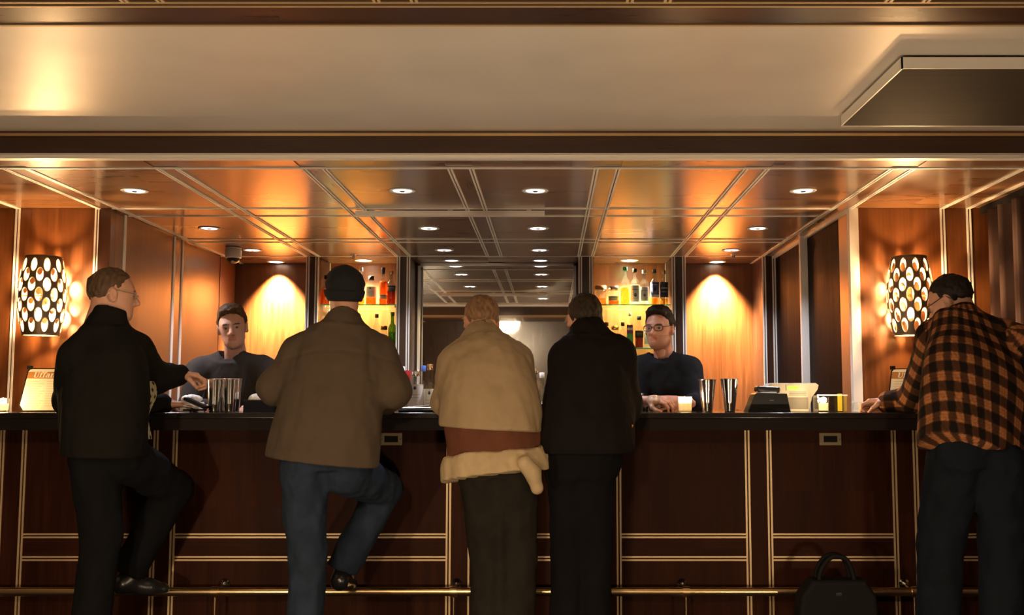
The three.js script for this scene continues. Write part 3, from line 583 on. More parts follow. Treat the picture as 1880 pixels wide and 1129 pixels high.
// hand in its own frame: origin at the wrist, fingers along +y, palm towards +z, thumb on side s of x
function handGeo(skin, s, curl, spread = 0.12, thumbIn = 0.4) {
  const palm = uni([cone(V(-0.026, 0.03, 0), V(-0.03, 0.082, 0), 0.0155, 0.0135), cone(V(0.022, 0.03, 0), V(0.028, 0.086, 0), 0.0165, 0.0135), cone(V(-0.003, 0.02, 0), V(0, 0.088, 0), 0.018, 0.0145)], 0.022);
  const wrist = cone(V(0, -0.05, 0), V(0, 0.028, 0), 0.027, 0.024), fs = [];
  const xs = [0.03, 0.011, -0.009, -0.028].map(x => x * s), len = [[0.043, 0.026, 0.02], [0.047, 0.03, 0.021], [0.044, 0.028, 0.021], [0.034, 0.021, 0.018]], rad = [0.0092, 0.0096, 0.009, 0.008];
  xs.forEach((x, i) => {
    let p = V(x, 0.088 - Math.abs(i - 1) * 0.004, 0.001), a = Array.isArray(curl) ? curl[i] : curl, ang = a * 0.5, side = (i - 1.4) * -spread * s; const segs = [];
    len[i].forEach((l, j) => { const q = p.clone().add(V(Math.sin(side) * Math.cos(ang), Math.cos(ang) * Math.cos(side), Math.sin(ang)).multiplyScalar(l)); segs.push(cone(p, q, rad[i] * (1 - 0.08 * j), rad[i] * (0.92 - 0.1 * j))); p = q; ang += a; });
    fs.push(uni(segs, 0.004));
  });
  let p = V(s * 0.026, 0.024, 0.006), dir = V(s * 0.75, 0.62, 0.25 + thumbIn * 0.6).normalize(); const th = [];
  for (const [l, r] of [[0.042, 0.0135], [0.032, 0.0108], [0.026, 0.0095]]) { const q = p.clone().addScaledVector(dir, l); th.push(cone(p, q, r, r * 0.88)); p = q; dir = dir.clone().add(V(-s * 0.35 * (1 + thumbIn), 0.3, 0.1 * thumbIn)).normalize(); }
  const thumb = uni(th, 0.006), base = uni([palm, wrist], 0.02);
  const f = (x, y, z) => { let d = base(x, y, z); for (const q of fs) d = smin(d, q(x, y, z), 0.006); return smin(d, thumb(x, y, z), 0.014); };
  return surface(f, [-0.1, -0.06, -0.06], [0.1, 0.2, 0.11], 0.0036, (x, y, z) => { const n = 1 + 0.07 * noise(x * 120, y * 120, z * 120); return [skin[0] * n, skin[1] * n, skin[2] * n]; });
}
const fabric = (o) => phy({ roughness: 0.92, specularIntensity: 0.2, vertexColors: true, side: THREE.DoubleSide, ...o });
const skinMat = phy({ color: 0xffffff, roughness: 0.5, vertexColors: true, sheen: 0.15, sheenRoughness: 0.6 });
const hairMat = (c) => phy({ color: c, roughness: 0.6, specularIntensity: 0.4, vertexColors: true });
const plainMat = (c, r = 0.9) => phy({ color: c, roughness: r, specularIntensity: 0.5 });
const mottled = (c, amt, sc) => (x, y, z) => { const n = 1 + amt * (noise(x * sc, y * sc, z * sc) + 0.6 * noise(x * sc * 6, y * sc * 6, z * sc * 6)); return [c[0] * n, c[1] * n, c[2] * n]; };

/* a person. J: joints in world metres; side/front: torso axes; o: clothes and looks */
function person(label, J, o) {
  const base = V(J.pelvis.x, 0, J.pelvis.z); const g = thing('person', label, 'person', base);
  const loc = {}; for (const k in J) loc[k] = J[k].isVector3 ? J[k].clone().sub(base) : J[k]; const j = loc;
  const side = o.side.clone().normalize(), front = o.front.clone().normalize(), up = V(0, 1, 0);   // side: to the person's left
  const skin = o.skin;
  // head and hands
  const hz = o.face.clone().normalize(), hx = V(0, 0, 0).crossVectors(o.headUp || up, hz).normalize(), hy = V(0, 0, 0).crossVectors(hz, hx).normalize();
  const HM = basis(hx, hy, hz, j.head);
  const hg = headGeo(skin, o.headOpt || {}).applyMatrix4(HM), parts = [hg];
  const hands = {};
  for (const k of ['L', 'R']) {
    if (!j['wr' + k] || o['noHand' + k]) continue;
    const h = o['hand' + k] || {}, dir = (h.dir || j['wr' + k].clone().sub(j['el' + k])).clone().normalize(), n0 = (h.palm || V(0, -1, 0)).clone();
    const xx = V(0, 0, 0).crossVectors(dir, n0).normalize(), zz = V(0, 0, 0).crossVectors(xx, dir).normalize();
    const hm = basis(xx, dir, zz, j['wr' + k]); parts.push(handGeo(skin, h.thumb || (k === 'L' ? 1 : -1), h.curl ?? 0.45, h.spread ?? 0.1, h.thumbIn ?? 0.4).applyMatrix4(hm));
  }
  // body core under the clothes
  const core = uni([
    column([[j.pelvis, 0.135, 0.085], [lerp(j.pelvis, j.chest, 0.5), 0.125, 0.08], [j.chest, 0.145, 0.09], [lerp(j.chest, j.neck, 0.6), 0.1, 0.05]], side, front),
    cone(lerp(j.chest, j.neck, 0.85), lerp(j.neck, j.head, 0.5), 0.04, 0.045),
    ...['L', 'R'].flatMap(k => [cone(j['sh' + k], j['el' + k], 0.04, 0.034), ...(j['wr' + k] ? [cone(j['el' + k], j['wr' + k], 0.036, 0.024)] : []), cone(j['hip' + k], j['kn' + k], 0.065, 0.045), cone(j['kn' + k], j['an' + k], 0.045, 0.03)]),
  ], 0.03);
  const all = Object.values(j).filter(v => v && v.isVector3), [clo, chi] = bounds(all, 0.16);
  parts.push(surface(core, clo, chi, 0.02, () => skin));
  mesh('body', parts, skinMat, g);
  // hair
  if (o.hair) { const m = mesh(o.hair.kind === 'beanie' ? 'beanie' : 'hair', hairGeo(o.hair.kind).applyMatrix4(HM), o.hair.kind === 'beanie' ? plainMat(o.hair.color, 0.95) : hairMat(o.hair.color), g); }
  if (o.glasses) {
    const fr = [], T = (x, y, z) => V(x, y, z).applyMatrix4(HM), sx = o.glasses.w || 0.026, sy = o.glasses.h || 0.016, y0 = 0.012;
    for (const s of [-1, 1]) { const loop = []; for (let i = 0; i < 16; i++) { const a = i / 16 * Math.PI * 2, c = Math.cos(a), si = Math.sin(a), p = 0.6; loop.push(T(s * 0.034 + Math.sign(c) * Math.pow(Math.abs(c), p) * sx, y0 + Math.sign(si) * Math.pow(Math.abs(si), p) * sy, 0.104 - Math.abs(s * 0.034 + c * sx) * 0.18)); } fr.push(tube(loop, 0.0022, 40, 6, true)); }
    fr.push(tube([T(-0.009, y0 + 0.004, 0.104), T(0, y0 + 0.007, 0.107), T(0.009, y0 + 0.004, 0.104)], 0.002, 8, 6));
    const gl = mesh('glasses', fr, o.glasses.mat, g);
    for (const s of [-1, 1]) mesh('temple', tube([T(s * 0.061, y0 + 0.008, 0.094), T(s * 0.082, y0 + 0.01, 0.04), T(s * 0.086, y0 + 0.012, -0.005), T(s * 0.084, y0 - 0.012, -0.03)], 0.0022, 16, 6), o.glasses.mat, gl);
    for (const s of [-1, 1]) { const lg = new THREE.CircleGeometry(1, 24).scale(sx * 0.95, sy * 0.95, 1); lg.translate(s * 0.034, y0, 0.0985); lg.applyMatrix4(HM); mesh('lens', lg, M.glass, gl); }
  }
  // top garment
  const t = o.top, torsoSec = t.sections.map(([c, w, d]) => [c.clone().sub(base), w, d]); { const s = torsoSec[torsoSec.length - 1]; torsoSec.push([lerp(s[0], j.neck, 0.75), s[1] * 0.72, s[2] * 0.85]); }
  const torso = column(torsoSec, side, front);
  const arms = ['L', 'R'].map(k => {
    const sh = j['sh' + k], el = j['el' + k], wr = j['wr' + k], r = t.arm || [0.078, 0.062, 0.052]; const fs = [cone(sh, el, r[0], r[1])];
    if (wr && !t.short) fs.push(cone(el, lerp(el, wr, t.cuff || 0.93), r[1] * 0.98, r[2])); else if (t.short) fs[0] = cone(sh, lerp(sh, el, t.short), r[0], r[1] * 1.15);
    return uni(fs, 0.03);
  });
  const yoke = uni([cone(j.shL, lerp(j.shL, j.neck, 0.9).add(V(0, 0.0, 0)), (t.shoulder || 0.082), t.trap || 0.08), cone(j.shR, lerp(j.shR, j.neck, 0.9), (t.shoulder || 0.082), t.trap || 0.08)], 0.06);
  let tops = uni([torso, yoke, ...arms], t.k || 0.045);
  if (t.collar) { const c0 = j.neck.clone().addScaledVector(j.head.clone().sub(j.neck), t.collar[1] || 0.05), c1 = j.neck.clone().addScaledVector(j.head.clone().sub(j.neck), t.collar[0]); const cc = cone(lerp(c0, c1, -0.6), c1, 0.09, t.collarR || 0.072); const t0 = tops, nd = c1.clone().sub(c0).normalize(); tops = (x, y, z) => { const d = smin(t0(x, y, z), cc(x, y, z), 0.02), px = x - c1.x, py = y - c1.y, pz = z - c1.z, h = px * nd.x + py * nd.y + pz * nd.z; return h > -0.03 && px * px + py * py + pz * pz - h * h < 0.0145 ? smax(d, h - 0.022, 0.01) : d; }; }
  tops = folds(tops, t.fold || 0.006, t.foldScale || 11, 3);
  // open neck
  { const nb = j.neck.clone().addScaledVector(j.head.clone().sub(j.neck), t.open ?? 0.15), nt = j.head.clone(), cut = cone(nb, lerp(nb, nt, 2.2), t.openR || 0.066, (t.openR || 0.066) + 0.004), t1 = tops; tops = (x, y, z) => smax(t1(x, y, z), -cut(x, y, z), 0.008); }
  if (t.hem) { const hc = t.hem[0].clone().sub(base), hn = t.hem[1].clone().normalize(), t2 = tops; tops = (x, y, z) => smax(t2(x, y, z), -((x - hc.x) * hn.x + (y - hc.y) * hn.y + (z - hc.z) * hn.z), 0.012); }
  if (t.seams) { // stitched seams: armholes and a yoke line across the back
    const t5 = tops, yy = (j.shL.y + j.shR.y) / 2 - 0.035, lo = Math.min(j.elL.y, j.elR.y) + 0.04; tops = (x, y, z) => { let d = t5(x, y, z); if (Math.abs(d) > 0.05) return d; for (const k of ['L', 'R']) { const sg = k === 'L' ? 1 : -1, s = ((x - j['sh' + k].x) * side.x + (y - j['sh' + k].y) * side.y + (z - j['sh' + k].z) * side.z) * sg + 0.012 - 0.12 * (j['sh' + k].y - y); if (y > lo) d += 0.0045 * Math.exp(-(s * s) / 1.2e-4); } const q = y - yy - 0.05 * Math.cos(((x - j.chest.x) * side.x + (z - j.chest.z) * side.z) * 6); d += 0.003 * Math.exp(-(q * q) / 7e-5); return d; };
  }
  const tb = bounds([...torsoSec.map(s => s[0]), j.shL, j.shR, j.elL, j.elR, ...(j.wrL ? [j.wrL] : []), ...(j.wrR ? [j.wrR] : []), j.neck, ...(t.collar ? [j.head] : [])], 0.3);
  const tm = mesh(t.name, surface(tops, tb[0], tb[1], t.cell || 0.0076, t.colorAt ? t.colorAt({ torso, arms, j, side, front, base }) : mottled(t.color, t.mottle ?? 0.1, 14)), fabric(t.mat || {}), g);
  if (t.label) tm.userData.label = t.label;
  // trousers
  const b = o.trousers, lr = b.r || [0.098, 0.075, 0.06];
  if (b) {
    const seat = column([[j.pelvis.clone().add(V(0, b.rise || 0.16, 0)), 0.165, 0.115], [j.pelvis.clone().add(V(0, 0.02, 0)), 0.175, 0.13], [j.pelvis.clone().add(V(0, -0.06, 0)), 0.15, 0.115]], b.side || side, b.front || front);
    const legs = ['L', 'R'].map(k => uni([cone(j['hip' + k], j['kn' + k], lr[0], lr[1]), cone(j['kn' + k], j['an' + k], lr[1] * 0.98, lr[2])], 0.02));
    let tr = uni([seat, legs[0]], 0.05); const t3 = tr; tr = (x, y, z) => smin(t3(x, y, z), legs[1](x, y, z), 0.03);
    // hems: cut across the ankle
    for (const k of ['L', 'R']) { const a = j['an' + k], n = j['kn' + k].clone().sub(a).normalize(), t4 = tr; tr = (x, y, z) => { const d = t4(x, y, z), e = -((x - a.x) * n.x + (y - a.y) * n.y + (z - a.z) * n.z), near = Math.hypot(x - a.x, y - a.y, z - a.z) - 0.13; return near < 0 ? smax(d, e, 0.006) : d; }; }
    tr = folds(tr, b.fold || 0.007, b.foldScale || 13, 8);
    const bb = bounds([j.pelvis, j.hipL, j.hipR, j.knL, j.knR, j.anL, j.anR], 0.26);
    const bm = mesh('trousers', surface(tr, bb[0], bb[1], b.cell || 0.0105, mottled(b.color, b.mottle ?? 0.12, 18)), fabric(b.mat || {}), g);
    if (b.label) bm.userData.label = b.label;
  }
  // shoes
  for (const k of ['L', 'R']) {
    const a = j['an' + k], dir = (o['toe' + k] || front).clone().normalize(), dn = (o['sole' + k] || V(0, -1, 0)).clone().normalize(), lat = V(0, 0, 0).crossVectors(dir, dn).normalize();
    const A = (f, d, s = 0) => a.clone().addScaledVector(dir, f).addScaledVector(dn, d).addScaledVector(lat, s);
    const top = uni([cone(A(-0.035, 0.045), A(0.02, 0.0), 0.04, 0.045), cone(A(-0.03, 0.05), A(0.1, 0.062), 0.036, 0.038), cone(A(0.1, 0.062, 0.008), A(0.165, 0.07, 0), 0.038, 0.031)], 0.03);
    const sx = o.sole || 0.1, f = (x, y, z) => smax(top(x, y, z), (x - a.x) * dn.x + (y - a.y) * dn.y + (z - a.z) * dn.z - sx, 0.008);
    const bb = bounds([A(-0.06, 0), A(0.18, 0.08), A(0, 0.1)], 0.08); mesh('shoe', surface(f, bb[0], bb[1], 0.008), o.shoeMat || M.blackGloss, g);
  }
  return { g, j, HM, base };
}
// ---------------------------------------------------------------- the people
const G = { lightSkin: [0.50, 0.255, 0.165], skin2: [0.46, 0.22, 0.14] };
// man in the grey-brown fleece and black beanie, back to us, right foot on the rail
{
  const d = 4.72, J = {
    pelvis: P(597, 838, d), chest: P(620, 690, d + 0.06), neck: P(630, 598, d + 0.12), head: P(632, 541, d + 0.17),
    shL: P(552, 652, d + 0.1), shR: P(690, 650, d + 0.1), elL: P(507, 712, d + 0.1), elR: P(722, 716, d + 0.06), wrL: P(540, 737, 5.14), wrR: P(705, 741, 5.12),
    hipL: P(556, 858, d), hipR: P(634, 862, d + 0.02), knL: P(564, 1010, d + 0.02), anL: P(562, 1172, d), knR: P(706, 898, 5.1), anR: P(628, 1047, 5.06),
  };
  const side = V(-1, 0, 0), front = V(0.06, 0, -1), c = (px, py, dd, w, e) => [P(px, py, dd), w, e];
  person('man in a grey-brown fleece jacket, black beanie and blue jeans, one foot on the rail', J, {
    side, front, face: V(-0.35, -0.1, -0.95), skin: G.lightSkin, hair: { kind: 'beanie', color: rgb(0.012, 0.012, 0.014) },
    handL: { palm: V(0, -1, 0), dir: V(0.5, -0.05, -0.8) }, handR: { palm: V(0, -1, 0), dir: V(-0.5, -0.05, -0.8) },
    top: { name: 'fleece_jacket', color: [0.078, 0.056, 0.038], sections: [c(592, 880, d - 0.02, 0.262, 0.17), c(596, 830, d, 0.258, 0.165), c(608, 740, d + 0.03, 0.232, 0.15), c(619, 670, d + 0.07, 0.225, 0.14), c(624, 632, d + 0.1, 0.19, 0.12)],
      arm: [0.086, 0.078, 0.062], shoulder: 0.086, seams: true, collar: [0.32, 0.0], collarR: 0.082, hem: [P(594, 853, d - 0.12), V(0.10, 1, 0)], fold: 0.011, foldScale: 8, mottle: 0.05, k: 0.035 },
    trousers: { color: [0.020, 0.029, 0.047], r: [0.108, 0.088, 0.077], fold: 0.009, foldScale: 15, mottle: 0.22, label: 'faded blue jeans' },
    toeL: V(-0.15, 0, -1), toeR: V(0.1, -0.1, -1), soleR: V(0, -1, 0.1), shoeMat: M.blackGloss,
  });
}
// man in the black sweater, turned to the right, hand stretched out
{
  const d = 4.7, J = {
    pelvis: P(193, 812, d), chest: P(195, 690, d + 0.02), neck: P(196, 601, d + 0.03), head: P(208, 545, d + 0.05),
    shL: P(147, 654, d - 0.02), shR: P(240, 642, d + 0.14), elL: P(133, 735, d + 0.1), elR: P(285, 694, d + 0.3), wrL: P(300, 742, 5.2), wrR: P(328, 689, d + 0.44),
    hipL: P(172, 832, d), hipR: P(226, 836, d + 0.06), knL: P(186, 985, d + 0.02), anL: P(163, 1172, d), knR: P(318, 896, 5.08), anR: P(236, 1054, 5.02),
  };
  const side = V(-0.78, 0, -0.62), front = V(0.62, 0, -0.78), c = (px, py, dd, w, e) => [P(px, py, dd), w, e];
  const pr = person('man in a black sweater and glasses turned right, dark trousers, reaching over the bar', J, {
    side, front, face: V(0.86, -0.08, -0.42), skin: G.lightSkin, hair: { kind: 'crop', color: rgb(0.10, 0.058, 0.03) }, headOpt: { wide: 1.06 },
    glasses: { mat: M.chrome, w: 0.024, h: 0.014 },
    handR: { dir: V(0.9, -0.1, -0.45), palm: V(0.2, -0.9, 0.2), curl: 1.05, thumbIn: 0.9 }, handL: { dir: V(0.95, -0.02, -0.3), palm: V(0, -1, 0), curl: 0.5 },
    top: { name: 'sweater', color: [0.0085, 0.0072, 0.0065], sections: [c(190, 850, d - 0.01, 0.185, 0.175), c(191, 790, d, 0.19, 0.18), c(194, 720, d + 0.02, 0.205, 0.182), c(196, 660, d + 0.03, 0.2, 0.16), c(197, 628, d + 0.04, 0.16, 0.12)],
      arm: [0.088, 0.074, 0.06], collar: [0.42, 0.0], collarR: 0.08, hem: [P(190, 838, d), V(0.02, 1, 0)], fold: 0.010, foldScale: 9, mottle: 0.08, cuff: 0.97 },
    trousers: { color: [0.0048, 0.0046, 0.0055], r: [0.108, 0.09, 0.08], fold: 0.008 },
    toeL: V(0.5, 0, -0.8), toeR: V(0.75, -0.1, -0.6), soleR: V(0, -1, 0.05),
  });
  // patterned shirt showing below the sweater on the right side
  const cv = document.createElement('canvas'); cv.width = 128; cv.height = 256; const q = cv.getContext('2d');
  q.fillStyle = '#a39a78'; q.fillRect(0, 0, 128, 256); q.fillStyle = '#1c1814';
  for (let r = 0; r < 9; r++) for (let k = 0; k < 4; k++) { const x = (k + (r % 2) * 0.5) * 36 + 6, y = r * 30 + 8; q.beginPath(); q.moveTo(x, y - 11); q.lineTo(x + 9, y); q.lineTo(x, y + 11); q.lineTo(x - 9, y); q.fill(); }
  const tx = new THREE.CanvasTexture(cv); tx.colorSpace = THREE.SRGBColorSpace;
  const pos = [], uv = [], idx = [], n = 14, mR = 20; // a curved shirt tail around the belly
  for (let jy = 0; jy <= mR; jy++) for (let i = 0; i <= n; i++) { const a = i / n, t = jy / mR, p = P(254 + 30 * a - 3 * t - 6 * t * a, 700 + 106 * t, 4.80 + 0.12 * a); p.z += 0.01 * Math.sin(t * 9 + a * 3); p.x += 0.012 * Math.sin(t * 7); pos.push(p.x - pr.base.x, p.y, p.z - pr.base.z); uv.push(a, 1 - t); }
  for (let jy = 0; jy < mR; jy++) for (let i = 0; i < n; i++) { const a = jy * (n + 1) + i; idx.push(a, a + n + 1, a + 1, a + 1, a + n + 1, a + n + 2); }
  const N = pos.length / 3; for (let i = 0; i < N; i++) { pos.push(pos[3 * i] - 0.02, pos[3 * i + 1], pos[3 * i + 2] - 0.02); uv.push(uv[2 * i], uv[2 * i + 1]); } const mI = idx.length; for (let i = 0; i < mI; i += 3) idx.push(idx[i] + N, idx[i + 2] + N, idx[i + 1] + N);
  const sg = new THREE.BufferGeometry(); sg.setAttribute('position', new THREE.Float32BufferAttribute(pos, 3)); sg.setAttribute('uv', new THREE.Float32BufferAttribute(uv, 2)); sg.setIndex(idx); sg.computeVertexNormals();
  mesh('shirt_tail', sg, std({ map: tx, roughness: 0.9, side: THREE.DoubleSide }), pr.g).userData.label = 'cream shirt tail with dark diamond pattern';
}
// man in the tan jacket at the middle of the bar
{
  const d = 4.74, J = {
    pelvis: P(912, 850, d), chest: P(895, 700, d + 0.1), neck: P(886, 622, d + 0.2), head: P(884, 593, d + 0.29),
    shL: P(838, 664, d + 0.14), shR: P(942, 664, d + 0.16), elL: P(820, 738, d + 0.16), elR: P(956, 738, d + 0.16), wrL: P(850, 745, 5.16), wrR: P(935, 745, 5.16),
    hipL: P(884, 868, d), hipR: P(944, 868, d), knL: P(896, 1015, d + 0.04), knR: P(950, 1015, d + 0.02), anL: P(898, 1172, d), anR: P(950, 1172, d - 0.02),
  };
  const side = V(-1, 0, 0.05), front = V(-0.05, 0, -1), c = (px, py, dd, w, e) => [P(px, py, dd), w, e];
  const pr = person('man in a tan jacket leaning on the bar, cream jacket tied round his waist', J, {
    side, front, face: V(-0.3, -0.35, -0.9), skin: G.skin2, hair: { kind: 'crop', color: rgb(0.22, 0.12, 0.06) },
    handL: { palm: V(0, -1, 0), dir: V(0.4, -0.02, -0.8) }, handR: { palm: V(0, -1, 0), dir: V(-0.4, -0.02, -0.8) },
    top: { name: 'tan_jacket', color: [0.30, 0.215, 0.125], sections: [c(905, 815, d, 0.225, 0.16), c(902, 765, d + 0.03, 0.23, 0.16), c(896, 700, d + 0.09, 0.215, 0.155), c(890, 655, d + 0.15, 0.185, 0.13)],
      arm: [0.082, 0.068, 0.058], collar: [0.35, 0], collarR: 0.08, hem: [P(905, 790, d - 0.1), V(0.06, 1, 0)], fold: 0.012, foldScale: 8, mottle: 0.06 },
    trousers: { color: [0.016, 0.014, 0.0105], r: [0.105, 0.085, 0.075], fold: 0.009, mottle: 0.2 },
  });
  const mk = (secs, fold, col, hem) => { const s = secs.map(([p, w, e]) => [p.clone().sub(pr.base), w, e]); const f0 = column(s, side.clone().normalize(), front.clone().normalize()), bb = bounds(s.map(k => k[0]), 0.32); return surface(folds(f0, fold, 9, 5), bb[0], bb[1], 0.0095, mottled(col, 0.1, 12)); };
  mesh('rust_sweater', mk([c(907, 838, d, 0.205, 0.15), c(905, 770, d + 0.02, 0.212, 0.15)], 0.011, [0.11, 0.040, 0.022]), fabric({}), pr.g).userData.label = 'rust coloured sweater hem';
  const tied = mk([c(910, 872, d - 0.01, 0.245, 0.185), c(908, 846, d, 0.24, 0.18), c(906, 832, d, 0.225, 0.165)], 0.014, [0.42, 0.31, 0.18]);
  mesh('tied_jacket', tied, fabric({}), pr.g).userData.label = 'cream jacket tied around the waist';
  const b0 = pr.base; mesh('tied_sleeve', [surface(folds(uni([cone(P(962, 850, d - 0.16).sub(b0), P(978, 868, d - 0.14).sub(b0), 0.034, 0.032), cone(P(978, 868, d - 0.14).sub(b0), P(986, 896, d - 0.13).sub(b0), 0.032, 0.03)], 0.03), 0.006, 12), ...bounds([P(962, 850, d - 0.16).sub(b0), P(1008, 905, d - 0.08).sub(b0)], 0.1), 0.008, mottled([0.42, 0.31, 0.18], 0.1, 12))], fabric({}), pr.g);
}
// man in the black coat next to him
{
  const d = 4.76, J = {
    pelvis: P(1072, 850, d), chest: P(1084, 705, d + 0.08), neck: P(1082, 618, d + 0.18), head: P(1074, 590, d + 0.27),
    shL: P(1042, 656, d + 0.12), shR: P(1130, 652, d + 0.12), elL: P(1034, 738, d + 0.14), elR: P(1148, 742, d + 0.12), wrL: P(1040, 746, 5.17), wrR: P(1118, 748, 5.15),
    hipL: P(1044, 868, d), hipR: P(1088, 868, d), knL: P(1044, 1015, d + 0.04), knR: P(1090, 1015, d + 0.04), anL: P(1040, 1172, d), anR: P(1092, 1172, d),
  };
  const side = V(-1, 0, 0), front = V(0, 0, -1), c = (px, py, dd, w, e) => [P(px, py, dd), w, e];
  const pr = person('man in a black coat and black trousers leaning on the bar, back turned', J, {
    side, front, face: V(-0.15, -0.3, -0.94), skin: G.skin2, hair: { kind: 'crop', color: rgb(0.03, 0.018, 0.01) },
    handL: { palm: V(0, -1, 0), dir: V(0.5, -0.02, -0.8) }, handR: { palm: V(0, -1, 0), dir: V(-0.5, -0.02, -0.8) },
    top: { name: 'coat', color: [0.0075, 0.0055, 0.0052], sections: [c(1076, 860, d, 0.215, 0.16), c(1078, 800, d + 0.01, 0.215, 0.16), c(1082, 720, d + 0.07, 0.205, 0.15), c(1084, 655, d + 0.13, 0.175, 0.125)],
      arm: [0.082, 0.072, 0.058], collar: [0.5, 0], collarR: 0.082, hem: [P(1076, 834, d - 0.1), V(0, 1, 0)], fold: 0.010, foldScale: 9, mottle: 0.08 },
    trousers: { color: [0.005, 0.0045, 0.0048], r: [0.1, 0.08, 0.072], fold: 0.008 },
  });
  const b0 = pr.base; mesh('orange_pull_tab', stick(P(1146, 772, d - 0.05).sub(b0), P(1160, 784, d - 0.04).sub(b0), 0.011), plainMat(rgb(0.55, 0.13, 0.02), 0.6), pr.g).userData.label = 'orange tab at the coat pocket';
}
// man in the plaid shirt leaning on the counter
{
  const d = 4.55, J = {
    pelvis: P(1786, 830, d - 0.1), chest: P(1790, 690, d + 0.1), neck: P(1768, 592, d + 0.24), head: P(1746, 556, d + 0.32),
    shL: P(1722, 622, d + 0.24), shR: P(1862, 632, d + 0.16), elL: P(1676, 735, 5.12), elR: P(1905, 740, 4.98), wrL: P(1630, 740, 5.2), wrR: P(1860, 745, 5.26),
    hipL: P(1752, 850, d - 0.1), hipR: P(1830, 850, d - 0.12), knL: P(1728, 1000, d - 0.05), knR: P(1840, 1000, d - 0.1), anL: P(1722, 1190, d - 0.05), anR: P(1836, 1195, d - 0.12),
  };
  const side = V(-0.97, 0, -0.22), front = V(-0.22, 0, -0.97), c = (px, py, dd, w, e) => [P(px, py, dd), w, e];
  const plaid = ({ torso, arms, j, side, front }) => {
    const dk = [0.009, 0.006, 0.005], md = [0.06, 0.024, 0.011], lt = [0.36, 0.14, 0.052], ax = j.neck.clone().sub(j.pelvis).normalize();
    const band = (s) => { const t = ((s % 1) + 1) % 1; const e = 0.05, r = (a) => Math.max(0, Math.min(1, (t - a) / e + 0.5)); return r(0.06) - r(0.52) - 0.45 * (r(0.2) - r(0.25)) - 0.45 * (r(0.34) - r(0.39)); };
    return (x, y, z) => {
      const dT = torso(x, y, z), dA = [arms[0](x, y, z), arms[1](x, y, z)], m = Math.min(dT, ...dA); let u, v;
      if (m === dT || Math.min(...dA) > dT - 0.004) { const p = V(x, y, z).sub(j.pelvis), h = p.dot(ax); p.addScaledVector(ax, -h); u = Math.atan2(p.dot(side), -p.dot(front)) * 0.24; v = h; }
      else { const k = dA[0] < dA[1] ? 'L' : 'R', sh = j['sh' + k], el = j['el' + k], wr = j['wr' + k]; const q = V(x, y, z), up1 = q.distanceTo(el) + (q.clone().sub(el).dot(sh.clone().sub(el)) > 0 ? 0 : 1) < q.distanceTo(el) + 0.5; const A = up1 ? sh : el, B = up1 ? el : wr, a2 = B.clone().sub(A).normalize(), p = q.sub(A), h = p.dot(a2); p.addScaledVector(a2, -h); const e1 = V(0, 0, 1).addScaledVector(a2, -a2.z).normalize(), e2 = V(0, 0, 0).crossVectors(a2, e1); u = Math.atan2(p.dot(e2), p.dot(e1)) * 0.075 + 0.03; v = h + (up1 ? 0 : A.distanceTo(sh)) + 0.02; }
      const a = band(u / 0.088), b = band(v / 0.096), k = 1 + 0.1 * noise(x * 60, y * 60, z * 60);
      const mix = (p, q, t) => p.map((e, i) => e + (q[i] - e) * t), row0 = mix(dk, md, b), row1 = mix(md, lt, b); return mix(row0, row1, Math.max(0, a)).map(e => e * k);
    };
  };
  person('man in an orange and black plaid shirt bent over the bar beside the wall lamp', J, {
    side, front, face: V(-0.72, -0.42, -0.55), skin: G.lightSkin, hair: { kind: 'crop', color: rgb(0.012, 0.008, 0.006) }, glasses: { mat: M.blackGloss },
    handL: { dir: V(-0.85, -0.05, -0.35), palm: V(0, -0.8, 0.5), curl: 1.0, thumbIn: 0.9 }, handR: { palm: V(0, -1, 0) },
    top: { name: 'plaid_shirt', colorAt: plaid, sections: [c(1786, 850, d - 0.12, 0.235, 0.155), c(1790, 780, d - 0.02, 0.24, 0.165), c(1796, 700, d + 0.08, 0.245, 0.165), c(1792, 640, d + 0.18, 0.21, 0.13)],
      arm: [0.092, 0.075, 0.058], shoulder: 0.09, collar: [0.32, 0], collarR: 0.082, hem: [P(1786, 826, d - 0.3), V(0, 1, -0.05)], fold: 0.006, foldScale: 8, cell: 0.0072, cuff: 0.9 },
    trousers: { color: [0.0055, 0.0075, 0.011], r: [0.115, 0.095, 0.085], fold: 0.009, mottle: 0.2, label: 'dark blue jeans' },
  });
}
